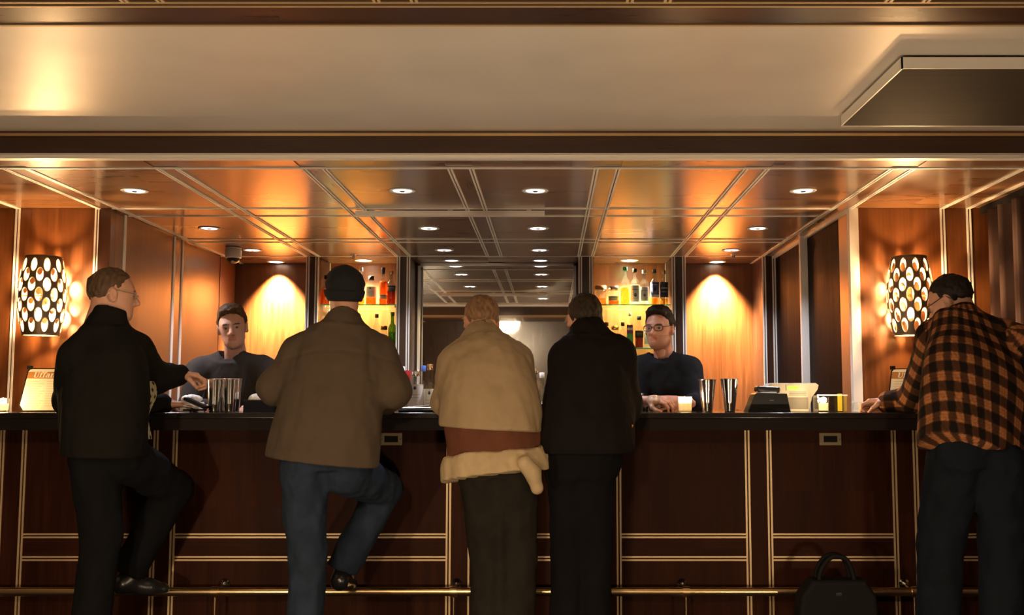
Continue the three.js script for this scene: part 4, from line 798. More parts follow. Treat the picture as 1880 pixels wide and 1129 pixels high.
// bartender on the left
{
  const d = 6.12, J = {
    pelvis: P(430, 850, d + 0.12), chest: P(428, 722, d + 0.04), neck: P(424, 654, d - 0.02), head: P(427, 603, d - 0.06),
    shL: P(484, 682, d), shR: P(368, 684, d), elL: P(505, 752, d - 0.1), elR: P(345, 755, d - 0.12), wrL: P(476, 746, 5.7), wrR: P(404, 747, 5.72),
    hipL: P(458, 868, d + 0.12), hipR: P(402, 868, d + 0.12), knL: P(458, 990, d + 0.1), knR: P(402, 990, d + 0.1), anL: P(458, 1098, d + 0.14), anR: P(402, 1098, d + 0.14),
  };
  const side = V(1, 0, 0), front = V(0, 0, 1), c = (px, py, dd, w, e) => [P(px, py, dd), w, e];
  person('bartender in a dark grey shirt working behind the metal shakers', J, {
    side, front, face: V(0.22, -0.16, 0.95), headUp: V(-0.12, 1, 0), skin: [0.58, 0.31, 0.22], hair: { kind: 'full', color: rgb(0.09, 0.045, 0.02) },
    handL: { dir: V(-0.6, -0.1, 0.7), palm: V(0, -1, 0), curl: 0.6 }, handR: { dir: V(0.5, -0.1, 0.8), palm: V(0, -1, 0), curl: 0.6 },
    top: { name: 'grey_shirt', color: [0.042, 0.036, 0.032], sections: [c(430, 850, d + 0.12, 0.185, 0.13), c(429, 780, d + 0.09, 0.19, 0.135), c(428, 715, d + 0.03, 0.195, 0.13), c(426, 680, d, 0.165, 0.11)], arm: [0.082, 0.066, 0.054], trap: 0.06, open: -0.05, openR: 0.066, cuff: 0.55, fold: 0.006 },
    trousers: { color: [0.01, 0.01, 0.011] },
  });
}
// bartender on the right, looking to the left
{
  const d = 6.12, J = {
    pelvis: P(1222, 850, d + 0.12), chest: P(1217, 725, d + 0.04), neck: P(1214, 655, d), head: P(1211, 606, d - 0.03),
    shL: P(1262, 680, d), shR: P(1170, 682, d + 0.02), elL: P(1282, 742, d - 0.12), elR: P(1160, 752, d - 0.1), wrL: P(1252, 739, 5.64), wrR: P(1192, 735, 5.64),
    hipL: P(1250, 868, d + 0.12), hipR: P(1196, 868, d + 0.12), knL: P(1250, 990, d + 0.1), knR: P(1196, 990, d + 0.1), anL: P(1250, 1098, d + 0.14), anR: P(1196, 1098, d + 0.14),
  };
  const side = V(1, 0, 0.1), front = V(-0.1, 0, 1), c = (px, py, dd, w, e) => [P(px, py, dd), w, e];
  person('bartender in a black shirt and dark glasses drying a glass beside the shakers', J, {
    side, front, face: V(-0.48, -0.06, 0.87), skin: [0.50, 0.24, 0.15], hair: { kind: 'full', color: rgb(0.018, 0.012, 0.009) }, headOpt: { stubble: true }, glasses: { mat: M.blackGloss },
    handL: { dir: V(-0.9, 0.0, 0.3), palm: V(0, -0.5, -0.85), curl: 0.7 }, handR: { dir: V(0.7, 0.05, 0.6), palm: V(0.2, -0.9, -0.2), curl: 0.7 },
    top: { name: 'black_shirt', color: [0.010, 0.010, 0.012], sections: [c(1222, 850, d + 0.12, 0.18, 0.125), c(1220, 780, d + 0.09, 0.185, 0.13), c(1218, 715, d + 0.03, 0.185, 0.125), c(1216, 680, d + 0.01, 0.155, 0.105)], arm: [0.08, 0.066, 0.054], trap: 0.06, open: -0.12, openR: 0.068, cuff: 0.35, fold: 0.005 },
    trousers: { color: [0.01, 0.01, 0.011] },
  });
}
// ---------------------------------------------------------------- bottles and things on the counter
const labelTex = (bg, fn) => { const c = document.createElement('canvas'); c.width = 256; c.height = 256; const q = c.getContext('2d'); q.fillStyle = bg; q.fillRect(0, 0, 256, 256); fn(q); const t = new THREE.CanvasTexture(c); t.colorSpace = THREE.SRGBColorSpace; return std({ map: t, roughness: 0.6 }); };
const rule = (q, col, y, h = 4, x0 = 60, x1 = 196) => { q.fillStyle = col; q.fillRect(x0, y, x1 - x0, h); };
const LB = {
  whiteMark: labelTex('#f2efe6', q => { q.fillStyle = '#2b2b33'; q.beginPath(); q.arc(128, 150, 26, 0, 7); q.fill(); q.fillStyle = '#f2efe6'; q.beginPath(); q.arc(128, 146, 10, 0, 7); q.fill(); rule(q, '#55555c', 60, 6); rule(q, '#8a8880', 200, 5); }),
  blue: labelTex('#5d6a9c', q => { q.fillStyle = '#e8e6e0'; q.fillRect(0, 210, 256, 46); q.fillStyle = '#20294e'; q.beginPath(); q.arc(128, 120, 32, 0, 7); q.fill(); rule(q, '#e8e6e0', 40, 8); }),
  cream: labelTex('#e6dcc0', q => { rule(q, '#3c2a1a', 60, 22, 30, 226); rule(q, '#7a6244', 110, 6); rule(q, '#7a6244', 140, 6); rule(q, '#3c2a1a', 190, 10); }),
  dark: labelTex('#2a221c', q => { rule(q, '#c7b27c', 80, 18); rule(q, '#c7b27c', 150, 8); }),
  slate: labelTex('#3e4a66', q => { rule(q, '#d8d4c8', 90, 20, 40, 216); rule(q, '#d8d4c8', 160, 8); }),
  greenRed: labelTex('#5aa868', q => { q.fillStyle = '#8a4a78'; q.fillRect(0, 0, 256, 120); rule(q, '#f0e8d8', 40, 30, 30, 226); }),
  white: labelTex('#f6f3ea', q => { q.fillStyle = '#33406e'; q.beginPath(); q.arc(128, 40, 18, 0, 7); q.fill(); rule(q, '#b8b4a8', 110, 5); rule(q, '#b8b4a8', 140, 5); }),
  pink: labelTex('#e8dcc8', q => { q.fillStyle = '#b0524a'; q.beginPath(); q.arc(80, 130, 40, 0, 7); q.fill(); rule(q, '#7a5040', 210, 10); }),
};
const glassOf = (r, g, b) => phy({ color: rgb(r, g, b), roughness: 0.03, transmission: 1, thickness: 0, ior: 1.75 });
const GL = { clear: glassOf(0.88, 0.92, 0.90), green: glassOf(0.25, 0.45, 0.12), amber: glassOf(0.85, 0.42, 0.12), olive: glassOf(0.3, 0.32, 0.08), blue: glassOf(0.4, 0.55, 0.95) };
const liq = (r, g, b) => phy({ color: rgb(r, g, b), roughness: 0.05, transmission: 0.9, thickness: 0, ior: 1.34 });
const LQ = { amber: liq(0.85, 0.32, 0.06), dark: liq(0.45, 0.12, 0.03), gold: liq(0.9, 0.62, 0.2), water: liq(0.95, 0.96, 0.94), green: liq(0.5, 0.75, 0.2), red: liq(0.35, 0.03, 0.03), blue: liq(0.05, 0.1, 0.7) };
const profiles = {
  tall: (h, r) => [[0, 0], [r * 0.94, 0], [r, r * 0.12], [r, h * 0.58], [r * 0.92, h * 0.63], [r * 0.5, h * 0.7], [r * 0.36, h * 0.76], [r * 0.34, h * 0.94], [r * 0.42, h * 0.945], [r * 0.42, h * 0.97], [0, h * 0.97]],
  square: (h, r) => [[0, 0], [r * 0.95, 0], [r, r * 0.1], [r, h * 0.55], [r * 0.9, h * 0.62], [r * 0.42, h * 0.68], [r * 0.38, h * 0.9], [r * 0.46, h * 0.905], [r * 0.46, h * 0.94], [0, h * 0.94]],
  squat: (h, r) => [[0, 0], [r * 0.9, 0], [r, r * 0.15], [r, h * 0.6], [r * 0.85, h * 0.7], [r * 0.4, h * 0.76], [r * 0.36, h * 0.86], [0, h * 0.86]],
  wine: (h, r) => [[0, 0], [r * 0.95, 0], [r, r * 0.1], [r, h * 0.55], [r * 0.85, h * 0.62], [r * 0.45, h * 0.7], [r * 0.38, h * 0.96], [r * 0.44, h * 0.965], [r * 0.44, h * 0.99], [0, h * 0.99]],
};
const capMat = { black: M.blackGloss, silver: M.chrome, gold: M.brass, red: plainMat(rgb(0.45, 0.03, 0.03), 0.4), white: M.white, green: plainMat(rgb(0.03, 0.18, 0.08), 0.4), blue: plainMat(rgb(0.08, 0.16, 0.5), 0.4), cork: plainMat(rgb(0.45, 0.26, 0.12), 0.8) };
function bottle(pos, o, label, group) {
  const t = thing('bottle', label, 'bottle', pos, group), p = profiles[o.kind](o.h, o.r);
  mesh('glass', lathe(p, 28), GL[o.glass], t);
  if (o.liquid) { const lv = o.h * (o.level || 0.5), q = [[0, 0.006]]; for (const [x, y] of p) if (y < lv && x > 0) q.push([Math.max(0, x - 0.0035), Math.max(0.006, y)]); let rr_ = p[0][0]; for (let i = 0; i + 1 < p.length; i++) if (p[i][1] <= lv && p[i + 1][1] >= lv) { const f = (lv - p[i][1]) / (p[i + 1][1] - p[i][1] || 1); rr_ = p[i][0] + (p[i + 1][0] - p[i][0]) * f; } q.push([Math.max(0.002, rr_ - 0.0035), lv], [0, lv]); mesh('liquid', lathe(q, 24), LQ[o.liquid], t); }
  if (o.lab) { const g = new THREE.CylinderGeometry(o.r + 0.0008, o.r + 0.0008, o.lh || o.h * 0.26, 24, 1, true, -1.25, 2.5); g.translate(0, o.ly || o.h * 0.3, 0); mesh('label', g, LB[o.lab], t); }
  if (o.cap) { const top = p[p.length - 1][1], cr = Math.max(...p.slice(-4).map(k => k[0])) * 1.12, ch = o.ch || 0.028; mesh('cap', lathe([[0, top + 0.004], [cr, top + 0.003], [cr, top - ch], [cr * 0.9, top - ch - 0.001], [cr * 0.9, top - ch]], 20), capMat[o.cap], t); }
  return t;
}
const S1 = 1.945, S2 = 1.575, SD = 8.80;
// glass shelves
for (const [x0, x1, where] of [[-1.94, -1.282, 'behind the beanie'], [0.354, 1.019, 'behind the right bartender']]) for (const [y, n] of [[S1, 'upper'], [S2, 'lower'], [1.24, 'lowest']]) {
  const t = thing('glass_shelf', n + ' glass bottle shelf in the lit bay ' + where, 'shelf', [(x0 + x1) / 2, y - 0.01, -8.85], 'glass bottle shelves');
  const w = (x1 - x0) / 2 - 0.004; mesh('pane', bx(-w, w, 0, 0.01, -0.2, 0.148), M.shelfGlass, t); mesh('front_edge', bx(-w, w, 0, 0.01, 0.148, 0.15), M.shelfEdge, t);
  for (const s of [-1, 1]) mesh('bracket', bx(s * (w - 0.03) - 0.006, s * (w - 0.03) + 0.006, -0.014, 0, -0.2, 0.1), M.chrome, t);
}
const onShelf = (px, y) => { const p = P(px, 560, SD); return V(p.x, y, -SD); };
const gU = 'bottles on the upper glass shelves', gD = 'bottles on the lower glass shelves', gW = 'bottles standing behind the bar counter';
bottle(onShelf(1103, S1), { kind: 'squat', h: 0.19, r: 0.05, glass: 'clear', liquid: 'gold', level: 0.3, cap: 'cork' }, 'short round clear bottle with cork at the mirror end of the right upper shelf', gU);
bottle(onShelf(1127, S1), { kind: 'squat', h: 0.185, r: 0.048, glass: 'clear', liquid: 'amber', level: 0.25, lab: 'cream', lh: 0.04, cap: 'silver' }, 'short clear bottle with a small cream label on the right upper shelf', gU);
bottle(onShelf(1148, S1), { kind: 'tall', h: 0.335, r: 0.041, glass: 'clear', liquid: 'gold', level: 0.45, cap: 'green' }, 'tall clear bottle of yellow liquor with green cap on the upper shelf', gU);
bottle(onShelf(1166, S1), { kind: 'tall', h: 0.32, r: 0.04, glass: 'clear', liquid: 'water', level: 0.55, lab: 'whiteMark', lh: 0.14, cap: 'black' }, 'tall bottle with white label and round dark mark, black cap', gU);
bottle(onShelf(1183, S1), { kind: 'tall', h: 0.31, r: 0.038, glass: 'clear', liquid: 'water', level: 0.5, lab: 'whiteMark', lh: 0.12, cap: 'white' }, 'tall bottle with white label and round dark mark, white cap', gU);
bottle(onShelf(1202, S1), { kind: 'tall', h: 0.315, r: 0.039, glass: 'clear', liquid: 'gold', level: 0.2, lab: 'blue', lh: 0.13, ly: 0.13, cap: 'black' }, 'tall clear bottle with blue label on the right upper shelf', gU);
bottle(onShelf(1219, S1), { kind: 'tall', h: 0.305, r: 0.037, glass: 'clear', liquid: 'gold', level: 0.18, lab: 'slate', lh: 0.13, ly: 0.13, cap: 'silver' }, 'tall clear bottle with slate blue label at the post end of the upper shelf', gU);
bottle(onShelf(1113, S2), { kind: 'square', h: 0.235, r: 0.04, glass: 'clear', liquid: 'gold', level: 0.3, lab: 'cream', cap: 'black' }, 'clear bottle with black cap nearest the mirror on the right lower shelf', gD);
bottle(onShelf(1129, S2), { kind: 'squat', h: 0.22, r: 0.036, glass: 'clear', liquid: 'dark', level: 0.35, cap: 'gold' }, 'round clear bottle with gold stopper on the right lower shelf', gD);
bottle(onShelf(1143, S2), { kind: 'square', h: 0.235, r: 0.032, glass: 'clear', liquid: 'gold', level: 0.4, lab: 'white', cap: 'black' }, 'slim bottle with white label and black cap on the right lower shelf', gD);
bottle(onShelf(1156, S2), { kind: 'tall', h: 0.315, r: 0.028, glass: 'clear', liquid: 'green', level: 0.5, lab: 'greenRed', lh: 0.16, ly: 0.12, cap: 'white' }, 'slim bottle with purple and green label on the right lower shelf', gD);
bottle(onShelf(1173, S2), { kind: 'square', h: 0.29, r: 0.037, glass: 'clear', liquid: 'dark', level: 0.45, lab: 'dark', lh: 0.06, ly: 0.12, cap: 'black' }, 'square-shouldered bottle of red-brown liquor on the right lower shelf', gD);
bottle(onShelf(1191, S2), { kind: 'tall', h: 0.27, r: 0.042, glass: 'clear', liquid: 'water', level: 0.5, lab: 'white', lh: 0.13, ly: 0.1, cap: 'silver' }, 'bottle with a large white label beside the right bartender', gD);
bottle(onShelf(598, S1), { kind: 'square', h: 0.27, r: 0.034, glass: 'clear', liquid: 'amber', level: 0.5, cap: 'black' }, 'amber bottle at the outer end of the left upper shelf', gU);
bottle(onShelf(616, S1), { kind: 'tall', h: 0.29, r: 0.036, glass: 'clear', liquid: 'dark', level: 0.5, lab: 'cream', cap: 'gold' }, 'dark liquor bottle behind the side of the beanie on the upper shelf', gU);
bottle(onShelf(634, S1), { kind: 'tall', h: 0.33, r: 0.036, glass: 'clear', liquid: 'gold', level: 0.5, cap: 'gold' }, 'tall bottle with gold cap behind the top of the beanie', gU);
bottle(onShelf(662, S1), { kind: 'tall', h: 0.33, r: 0.034, glass: 'clear', liquid: 'gold', level: 0.5, cap: 'white' }, 'tall pale gold bottle with white cap on the left upper shelf', gU);
bottle(onShelf(681, S1), { kind: 'square', h: 0.26, r: 0.047, glass: 'clear', liquid: 'amber', level: 0.5, lab: 'white', lh: 0.09, ly: 0.11, cap: 'black' }, 'broad whisky bottle with white label on the left upper shelf', gU);
bottle(onShelf(703, S1), { kind: 'tall', h: 0.33, r: 0.034, glass: 'clear', liquid: 'amber', level: 0.62, lab: 'cream', lh: 0.04, ly: 0.07, cap: 'black', ch: 0.05 }, 'tall amber bottle with long black cap on the left upper shelf', gU);
bottle(onShelf(718, S1), { kind: 'tall', h: 0.3, r: 0.04, glass: 'clear', liquid: 'dark', level: 0.4, lab: 'slate', lh: 0.05, ly: 0.14, cap: 'silver' }, 'bottle of dark rum with slate label at the inner end of the left upper shelf', gU);
bottle(onShelf(692, S2), { kind: 'tall', h: 0.3, r: 0.036, glass: 'clear', liquid: 'water', level: 0.5, lab: 'white', cap: 'black' }, 'clear bottle with black cap on the left lower shelf', gD);
bottle(onShelf(706, S2), { kind: 'squat', h: 0.22, r: 0.03, glass: 'clear', liquid: 'gold', level: 0.5, cap: 'black' }, 'small round bottle between two tall ones on the left lower shelf', gD);
bottle(onShelf(721, S2), { kind: 'wine', h: 0.31, r: 0.036, glass: 'green', liquid: 'green', level: 0.45, cap: 'green' }, 'green glass bottle on the left lower shelf beside the post', gD);
// bottles on the work ledge behind the counter
const onLedge = (px, d = 5.73) => { const p = P(px, 750, d); return V(p.x, 0.96, -d); };
bottle(onLedge(737, 5.74), { kind: 'wine', h: 0.365, r: 0.035, glass: 'olive', liquid: 'red', level: 0.6, lab: 'pink', lh: 0.1, ly: 0.17, cap: 'white', ch: 0.04 }, 'wine bottle with pale cap and pink label right beside the fleece jacket', gW);
bottle(onLedge(748, 5.815), { kind: 'wine', h: 0.345, r: 0.034, glass: 'olive', liquid: 'red', level: 0.6, lab: 'cream', lh: 0.11, ly: 0.17, cap: 'red', ch: 0.07 }, 'wine bottle with red foil cap behind the bar counter', gW);
bottle(onLedge(763, 5.74), { kind: 'square', h: 0.36, r: 0.045, glass: 'clear', liquid: 'blue', level: 0.36, lab: 'white', lh: 0.13, ly: 0.2, cap: 'silver' }, 'clear bottle with white label and blue base behind the bar counter', gW);
bottle(onLedge(777, 5.815), { kind: 'tall', h: 0.38, r: 0.03, glass: 'clear', liquid: 'water', level: 0.6, lab: 'slate', lh: 0.1, cap: 'blue' }, 'slim clear bottle with blue cap behind the bar counter', gW);
bottle(onLedge(789, 5.74), { kind: 'tall', h: 0.385, r: 0.034, glass: 'clear', liquid: 'gold', level: 0.6, lab: 'white', lh: 0.14, ly: 0.17, cap: 'gold' }, 'tall bottle with gold cap and white label beside the tan jacket', gW);
bottle(onLedge(983, 5.74), { kind: 'tall', h: 0.36, r: 0.032, glass: 'clear', liquid: 'water', level: 0.5, cap: 'silver' }, 'clear bottle with silver cap between the tan jacket and the black coat', gW);
bottle(onLedge(995, 5.81), { kind: 'tall', h: 0.34, r: 0.03, glass: 'clear', liquid: 'water', level: 0.5, lab: 'cream', cap: 'white' }, 'clear bottle with white cap between the tan jacket and the black coat', gW);
bottle(onLedge(1160, 5.81), { kind: 'wine', h: 0.25, r: 0.032, glass: 'olive', cap: 'black' }, 'dark bottle beside the black coat sleeve', gW);
bottle(onLedge(1172, 5.74), { kind: 'squat', h: 0.25, r: 0.034, glass: 'green', liquid: 'green', level: 0.5, lab: 'cream', cap: 'black' }, 'dark bottle with pale green label in front of the right bartender', gW);

const TOP = 1.078, on = (px, d) => { const p = P(px, 755, d); return V(p.x, TOP, -d); };
// metal shakers: tapered tins
const tin = (h, r0, r1) => lathe([[0, 0.003], [r0 * 0.9, 0.003], [r0, 0], [r0 * 1.01, 0.006], [r1, h - 0.003], [r1 + 0.0015, h], [r1 - 0.002, h - 0.002], [r0 - 0.003, 0.008], [0, 0.008]], 40);
function shaker(pos, h, r0, r1, label, group, turn = 0) { const t = thing('cocktail_shaker', label, 'shaker', pos, group); mesh('tin', tin(h, r0, r1), M.chrome, t); mesh('rim_bead', new THREE.TorusGeometry(r1, 0.0022, 8, 40).rotateX(Math.PI / 2).translate(0, h, 0), M.chrome, t); return t; }
const gS = 'upright steel shaker tins by the left bartender';
shaker(on(393, 5.27), 0.165, 0.028, 0.0375, 'steel shaker tin next to the wallet at the front of the tins', gS);
shaker(on(421, 5.27), 0.166, 0.028, 0.0375, 'steel shaker tin nearest the napkin holder at the front of the tins', gS);
shaker(on(401, 5.375), 0.17, 0.028, 0.0375, 'steel shaker tin behind the front pair, nearer the napkins', gS);
shaker(on(429, 5.375), 0.17, 0.028, 0.0375, 'steel shaker tin behind the front pair, nearer the napkin holder', gS);
const gS2 = 'pair of tapered steel shakers';
shaker(on(1299, 5.3), 0.165, 0.026, 0.044, 'tapered steel shaker beside the frosted candle glass', gS2);
shaker(on(1340, 5.3), 0.168, 0.026, 0.045, 'tapered steel shaker between its twin and the card terminal', gS2);
// candles in glass holders
const flameMat = std({ color: rgb(1, 0.9, 0.7), emissive: rgb(1, 0.72, 0.34), emissiveIntensity: 30 }), waxMat = phy({ color: rgb(0.92, 0.87, 0.76), roughness: 0.8, transmission: 0.4, thickness: 0 }), frost = phy({ color: rgb(0.95, 0.93, 0.86), roughness: 0.55, transmission: 0.7, thickness: 0 });
function candle(pos, r, h, label, fr) {
  const t = thing('candle', label, 'candle', pos, 'tea light candles in glass holders on the bar');
  mesh('holder', lathe([[0, 0], [r * 0.92, 0], [r, 0.004], [r * 1.04, h], [r * 0.98, h], [r * 0.93, 0.008], [0, 0.008]], 32), fr ? frost : M.glass, t);
  mesh('wax', lathe([[0, 0.009], [r * 0.88, 0.009], [r * 0.9, h * 0.62], [r * 0.6, h * 0.6], [0, h * 0.6]], 28), waxMat, t);
  mesh('wick', cyl(0.0012, 0.0012, 0.012, 6).translate(0, h * 0.6 + 0.005, 0), M.blackMatte, t);
  mesh('flame', lathe([[0, 0], [0.004, 0.005], [0.0045, 0.01], [0.002, 0.02], [0, 0.026]], 14).translate(0, h * 0.6 + 0.007, 0), flameMat, t);
  const l = new THREE.PointLight(L.sconceC, L.candle, 0, 2); l.position.set(0, h * 0.6 + 0.018, 0); l.castShadow = true; t.add(l); return t;
}
candle(on(5, 5.3), 0.03, 0.07, 'lit candle in a glass beside the menu stand');
candle(on(1512, 5.24), 0.026, 0.075, 'lit square-looking candle glass in front of the clear box');
candle(on(1258, 5.28), 0.033, 0.078, 'lit candle in a frosted glass beside the steel shaker', true);
// glasses
function tumbler(pos, r, h, label) { const t = thing('tumbler', label, 'glass', pos); mesh('bowl', lathe([[0, 0], [r * 0.86, 0], [r * 0.9, 0.004], [r, h], [r - 0.003, h], [r * 0.84, 0.014], [0, 0.012]], 32), M.glass, t); return t; }
tumbler(on(1201, 5.5), 0.036, 0.085, 'short clear tumbler under the hands of the right bartender');
tumbler(on(1572, 5.3), 0.03, 0.05, 'small clear glass beside the fist of the plaid shirt man');
// menu stands
function menuStand(pos, turn, label, txt) {
  const t = thing('menu_stand', label, 'menu stand', pos); t.rotation.y = turn;
  const c = document.createElement('canvas'); c.width = 512; c.height = 512; const q = c.getContext('2d'); q.fillStyle = '#efe3c4'; q.fillRect(0, 0, 512, 512);
  q.fillStyle = '#b5793f'; q.fillRect(28, 34, 456, 84); q.fillStyle = '#f6e9c6'; q.font = 'italic bold 92px serif'; q.textAlign = 'center'; q.fillText(txt, 262, 106);
  q.fillStyle = '#d9c49a'; for (let i = 0; i < 11; i++) { q.fillRect(60, 150 + i * 30, 120 + (i * 67) % 90, 8); q.fillRect(280, 150 + i * 30, 100 + (i * 41) % 90, 8); }
  const tx = new THREE.CanvasTexture(c); tx.colorSpace = THREE.SRGBColorSpace;
  const s = new THREE.Shape(); const w = 0.115, h = 0.23; [[-w + 0.02, 0], [w - 0.02, 0], [w, 0.03], [w * 0.82, h - 0.014], [w * 0.72, h], [-w * 0.72, h], [-w * 0.82, h - 0.014], [-w, 0.03]].forEach(([x, y], i) => i ? s.lineTo(x, y) : s.moveTo(x, y));
  const g = new THREE.ExtrudeGeometry(s, { depth: 0.004, bevelEnabled: false }); g.rotateX(-0.24); g.translate(0, 0.004, 0.0); mesh('backboard', g, M.blackMatte, t);
  const sg = new THREE.ShapeGeometry(s); const p = sg.attributes.position, uv = []; for (let i = 0; i < p.count; i++) uv.push((p.getX(i) + w) / (2 * w), p.getY(i) / h); sg.setAttribute('uv', new THREE.Float32BufferAttribute(uv, 2)); sg.scale(0.94, 0.97, 1); sg.translate(0, 0.002, 0.0048); sg.rotateX(-0.24); sg.translate(0, 0.004, 0); mesh('menu_sheet', sg, std({ map: tx, roughness: 0.8 }), t).userData.label = 'cream menu sheet with a brown title band';
  mesh('foot', bx(-0.1, 0.1, 0, 0.008, -0.1, 0.03), M.blackMatte, t); mesh('clip', [rbox(0.028, 0.02, 0.014, 0.003).translate(-0.085, 0.232, -0.052)], M.blackMatte, t); mesh('easel_leg', bx(-0.02, 0.02, 0, 0.19, -0.085, -0.08), M.blackMatte, t);
}
menuStand(on(76, 5.42), 0.12, 'slanted menu stand with cream sheet beside the candle at the bar end', 'Uffana');
menuStand(on(1672, 5.44), -0.35, 'slanted black menu stand with cream sheet behind the plaid sleeve', 'Uffana');
// wallet in the hand, napkins, holders
{ const t = thing('wallet', 'open black leather wallet held over the counter by the shakers', 'wallet', on(358, 5.21)); const lg = M.blackMatte; t.rotation.y = 0.1; mesh('lower_flap', rbox(0.1, 0.008, 0.085, 0.003).translate(0, 0.012, 0), lg, t); mesh('upper_flap', rbox(0.115, 0.016, 0.085, 0.005).rotateZ(-0.42).translate(0.004, 0.046, 0), lg, t); mesh('note', rbox(0.07, 0.002, 0.06, 0.0008).rotateZ(-0.2).translate(-0.02, 0.026, 0), M.paper, t); }
{ const t = thing('napkin_stack', 'crumpled white paper napkins beside the black wallet', 'napkins', on(353, 5.5)); mesh('stack', rbox(0.1, 0.05, 0.09, 0.006).translate(0, 0.025, 0), M.paper, t); const f = surface(folds(ell(V(0, 0.065, 0), [0.055, 0.026, 0.05]), 0.007, 40), [-0.08, 0.02, -0.08], [0.08, 0.11, 0.08], 0.005); mesh('crumpled_napkin', f, M.white, t); }
{ const t = thing('straw', 'thin dark straw standing behind the white napkins', 'straw', on(366, 5.58)); mesh('tube', stick(V(-0.006, 0.0, 0), V(0.042, 0.165, 0), 0.003), M.blackGloss, t); }
{ const t = thing('napkin_holder', 'low dark blue napkin caddy with white napkins beside the fleece sleeve', 'napkin holder', on(482, 5.35)); const m = plainMat(rgb(0.012, 0.013, 0.022), 0.35); mesh('base', bx(-0.085, 0.085, 0, 0.008, -0.05, 0.05), m, t); mesh('wall', bx(-0.085, 0.085, 0.008, 0.062, 0.042, 0.05), m, t); mesh('wall', bx(-0.085, 0.085, 0.008, 0.062, -0.05, -0.042), m, t); mesh('wall', bx(-0.085, -0.078, 0.008, 0.062, -0.042, 0.042), m, t); mesh('wall', bx(0.078, 0.085, 0.008, 0.062, -0.042, 0.042), m, t);
  mesh('napkins', surface(folds(ell(V(-0.035, 0.055, 0), [0.042, 0.04, 0.036]), 0.006, 45), [-0.09, 0.008, -0.042], [0.03, 0.12, 0.042], 0.0045), M.white, t); }
{ const t = thing('bar_mat', 'black rubber bar mat with steel tongs beside the fleece sleeve', 'bar mat', on(768, 5.3)); mesh('mat', rbox(0.19, 0.012, 0.1, 0.004).translate(0, 0.006, 0), M.blackMatte, t); mesh('tongs', [stick(V(-0.09, 0.018, 0.03), V(0.07, 0.034, -0.02), 0.005), stick(V(-0.09, 0.018, 0.03), V(0.07, 0.02, 0.03), 0.005)], M.chrome, t); }
{ const t = thing('bar_mat', 'white folded cloth lying between the two leaning men', 'cloth', on(988, 5.35)); t.name = numbered('bar_cloth'); mesh('cloth', surface(folds(ell(V(0, 0.012, 0), [0.05, 0.026, 0.05]), 0.004, 40), [-0.07, -0.002, -0.07], [0.07, 0.06, 0.07], 0.004).translate(0, 0.012, 0), M.paper, t); }
// card terminal and receipt printer
{
  const t = thing('receipt_printer', 'pale grey receipt printer with lit green display on the bar', 'printer', on(1452, 5.5)), gr = std({ color: rgb(0.55, 0.54, 0.50), roughness: 0.5 }), dk = std({ color: rgb(0.16, 0.16, 0.16), roughness: 0.5 });
  const s = new THREE.Shape(); [[-0.11, 0.0], [0.08, 0.0], [0.098, 0.075], [0.128, 0.115], [0.132, 0.134], [0.12, 0.142], [-0.11, 0.142], [-0.135, 0.12], [-0.128, 0.0]].forEach(([x, y], i) => i ? s.lineTo(x, y) : s.moveTo(x, y));
  const g = new THREE.ExtrudeGeometry(s, { depth: 0.15, bevelEnabled: true, bevelSize: 0.004, bevelThickness: 0.004, bevelSegments: 2 }); g.translate(0, 0.004, -0.1); mesh('case', g, gr, t);
  mesh('lower_panel', rbox(0.13, 0.06, 0.004, 0.0015).translate(0.015, 0.045, 0.055), dk, t);
  for (let i = 0; i < 3; i++) mesh('vent_line', bx(-0.02, 0.07, 0.086 + i * 0.008, 0.089 + i * 0.008, 0.0535, 0.0555), dk, t);
  mesh('display_bezel', rbox(0.072, 0.03, 0.004, 0.0015).translate(0.0, 0.125, 0.0555), gr, t);
  mesh('display_screen', bx(-0.03, 0.03, 0.115, 0.135, 0.0575, 0.0585), std({ color: rgb(0.2, 0.3, 0.05), emissive: rgb(0.42, 0.72, 0.10), emissiveIntensity: 1.0 }), t);
}
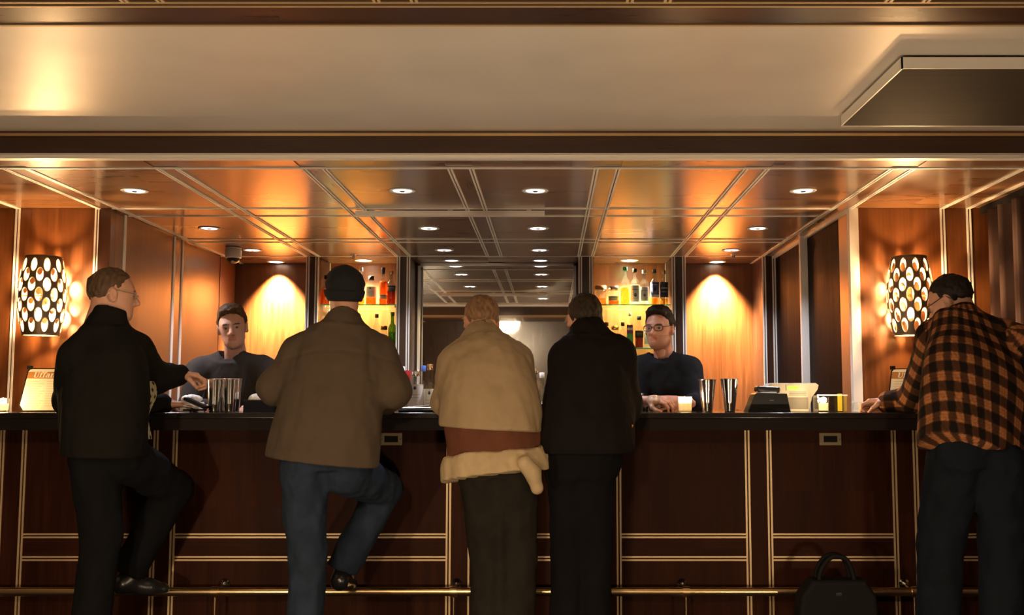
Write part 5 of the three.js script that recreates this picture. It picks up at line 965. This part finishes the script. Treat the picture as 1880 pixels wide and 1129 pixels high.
{
  const t = thing('card_terminal', 'black wedge-shaped card terminal in front of the receipt printer', 'card terminal', on(1408, 5.3));
  const s = new THREE.Shape(); [[-0.105, 0], [0.105, 0], [0.088, 0.088], [-0.06, 0.092], [-0.07, 0.085]].forEach(([x, y], i) => i ? s.lineTo(x, y) : s.moveTo(x, y));
  const g = new THREE.ExtrudeGeometry(s, { depth: 0.12, bevelEnabled: true, bevelSize: 0.003, bevelThickness: 0.003, bevelSegments: 2 }); g.translate(0, 0.003, -0.06); mesh('case', g, M.blackGloss, t);
  mesh('top_hood', [rbox(0.12, 0.03, 0.09, 0.01).rotateZ(-0.06).translate(0.005, 0.115, -0.01)], M.blackGloss, t); mesh('paper_roll', rbox(0.085, 0.012, 0.08, 0.005).translate(0.0, 0.097, 0.01), M.white, t);
  mesh('badge', rbox(0.018, 0.004, 0.002, 0.0008).translate(0.012, 0.06, 0.0635), M.chrome, t);
}
{ const t = thing('clear_box', 'clear plastic box with yellow slips behind the candle glass', 'box', on(1524, 5.36)); const w = 0.075; mesh('tray', [bx(-w, w, 0, 0.003, -0.05, 0.05), bx(-w, w, 0.003, 0.085, 0.047, 0.05), bx(-w, w, 0.003, 0.085, -0.05, -0.047), bx(-w, -w + 0.003, 0.003, 0.085, -0.047, 0.047), bx(w - 0.003, w, 0.003, 0.085, -0.047, 0.047)], M.glass, t); mesh('rim', [bx(-w - 0.003, w + 0.003, 0.083, 0.089, 0.047, 0.053)], frost, t); mesh('yellow_slip', bx(0.045, 0.068, 0.004, 0.094, -0.02, -0.016), plainMat(rgb(0.5, 0.38, 0.03), 0.7), t); }
{ const t = thing('newspaper', 'open white papers on the counter under the plaid shirt man', 'paper', on(1690, 5.24)); const mk = (w, d, a, y) => { const g = new THREE.BoxGeometry(w, 0.002, d, 10, 1, 1), p = g.attributes.position; for (let i = 0; i < p.count; i++) { const x = p.getX(i); p.setY(i, p.getY(i) + y + a * Math.pow((x + w / 2) / w, 2)); } g.computeVertexNormals(); return g; }; mesh('sheet', mk(0.26, 0.2, 0.0, 0.002), M.paper, t); mesh('raised_sheet', mk(0.17, 0.17, 0.07, 0.004).translate(-0.02, 0, -0.01), M.paper, t); }
renderer.render(scene, camera);
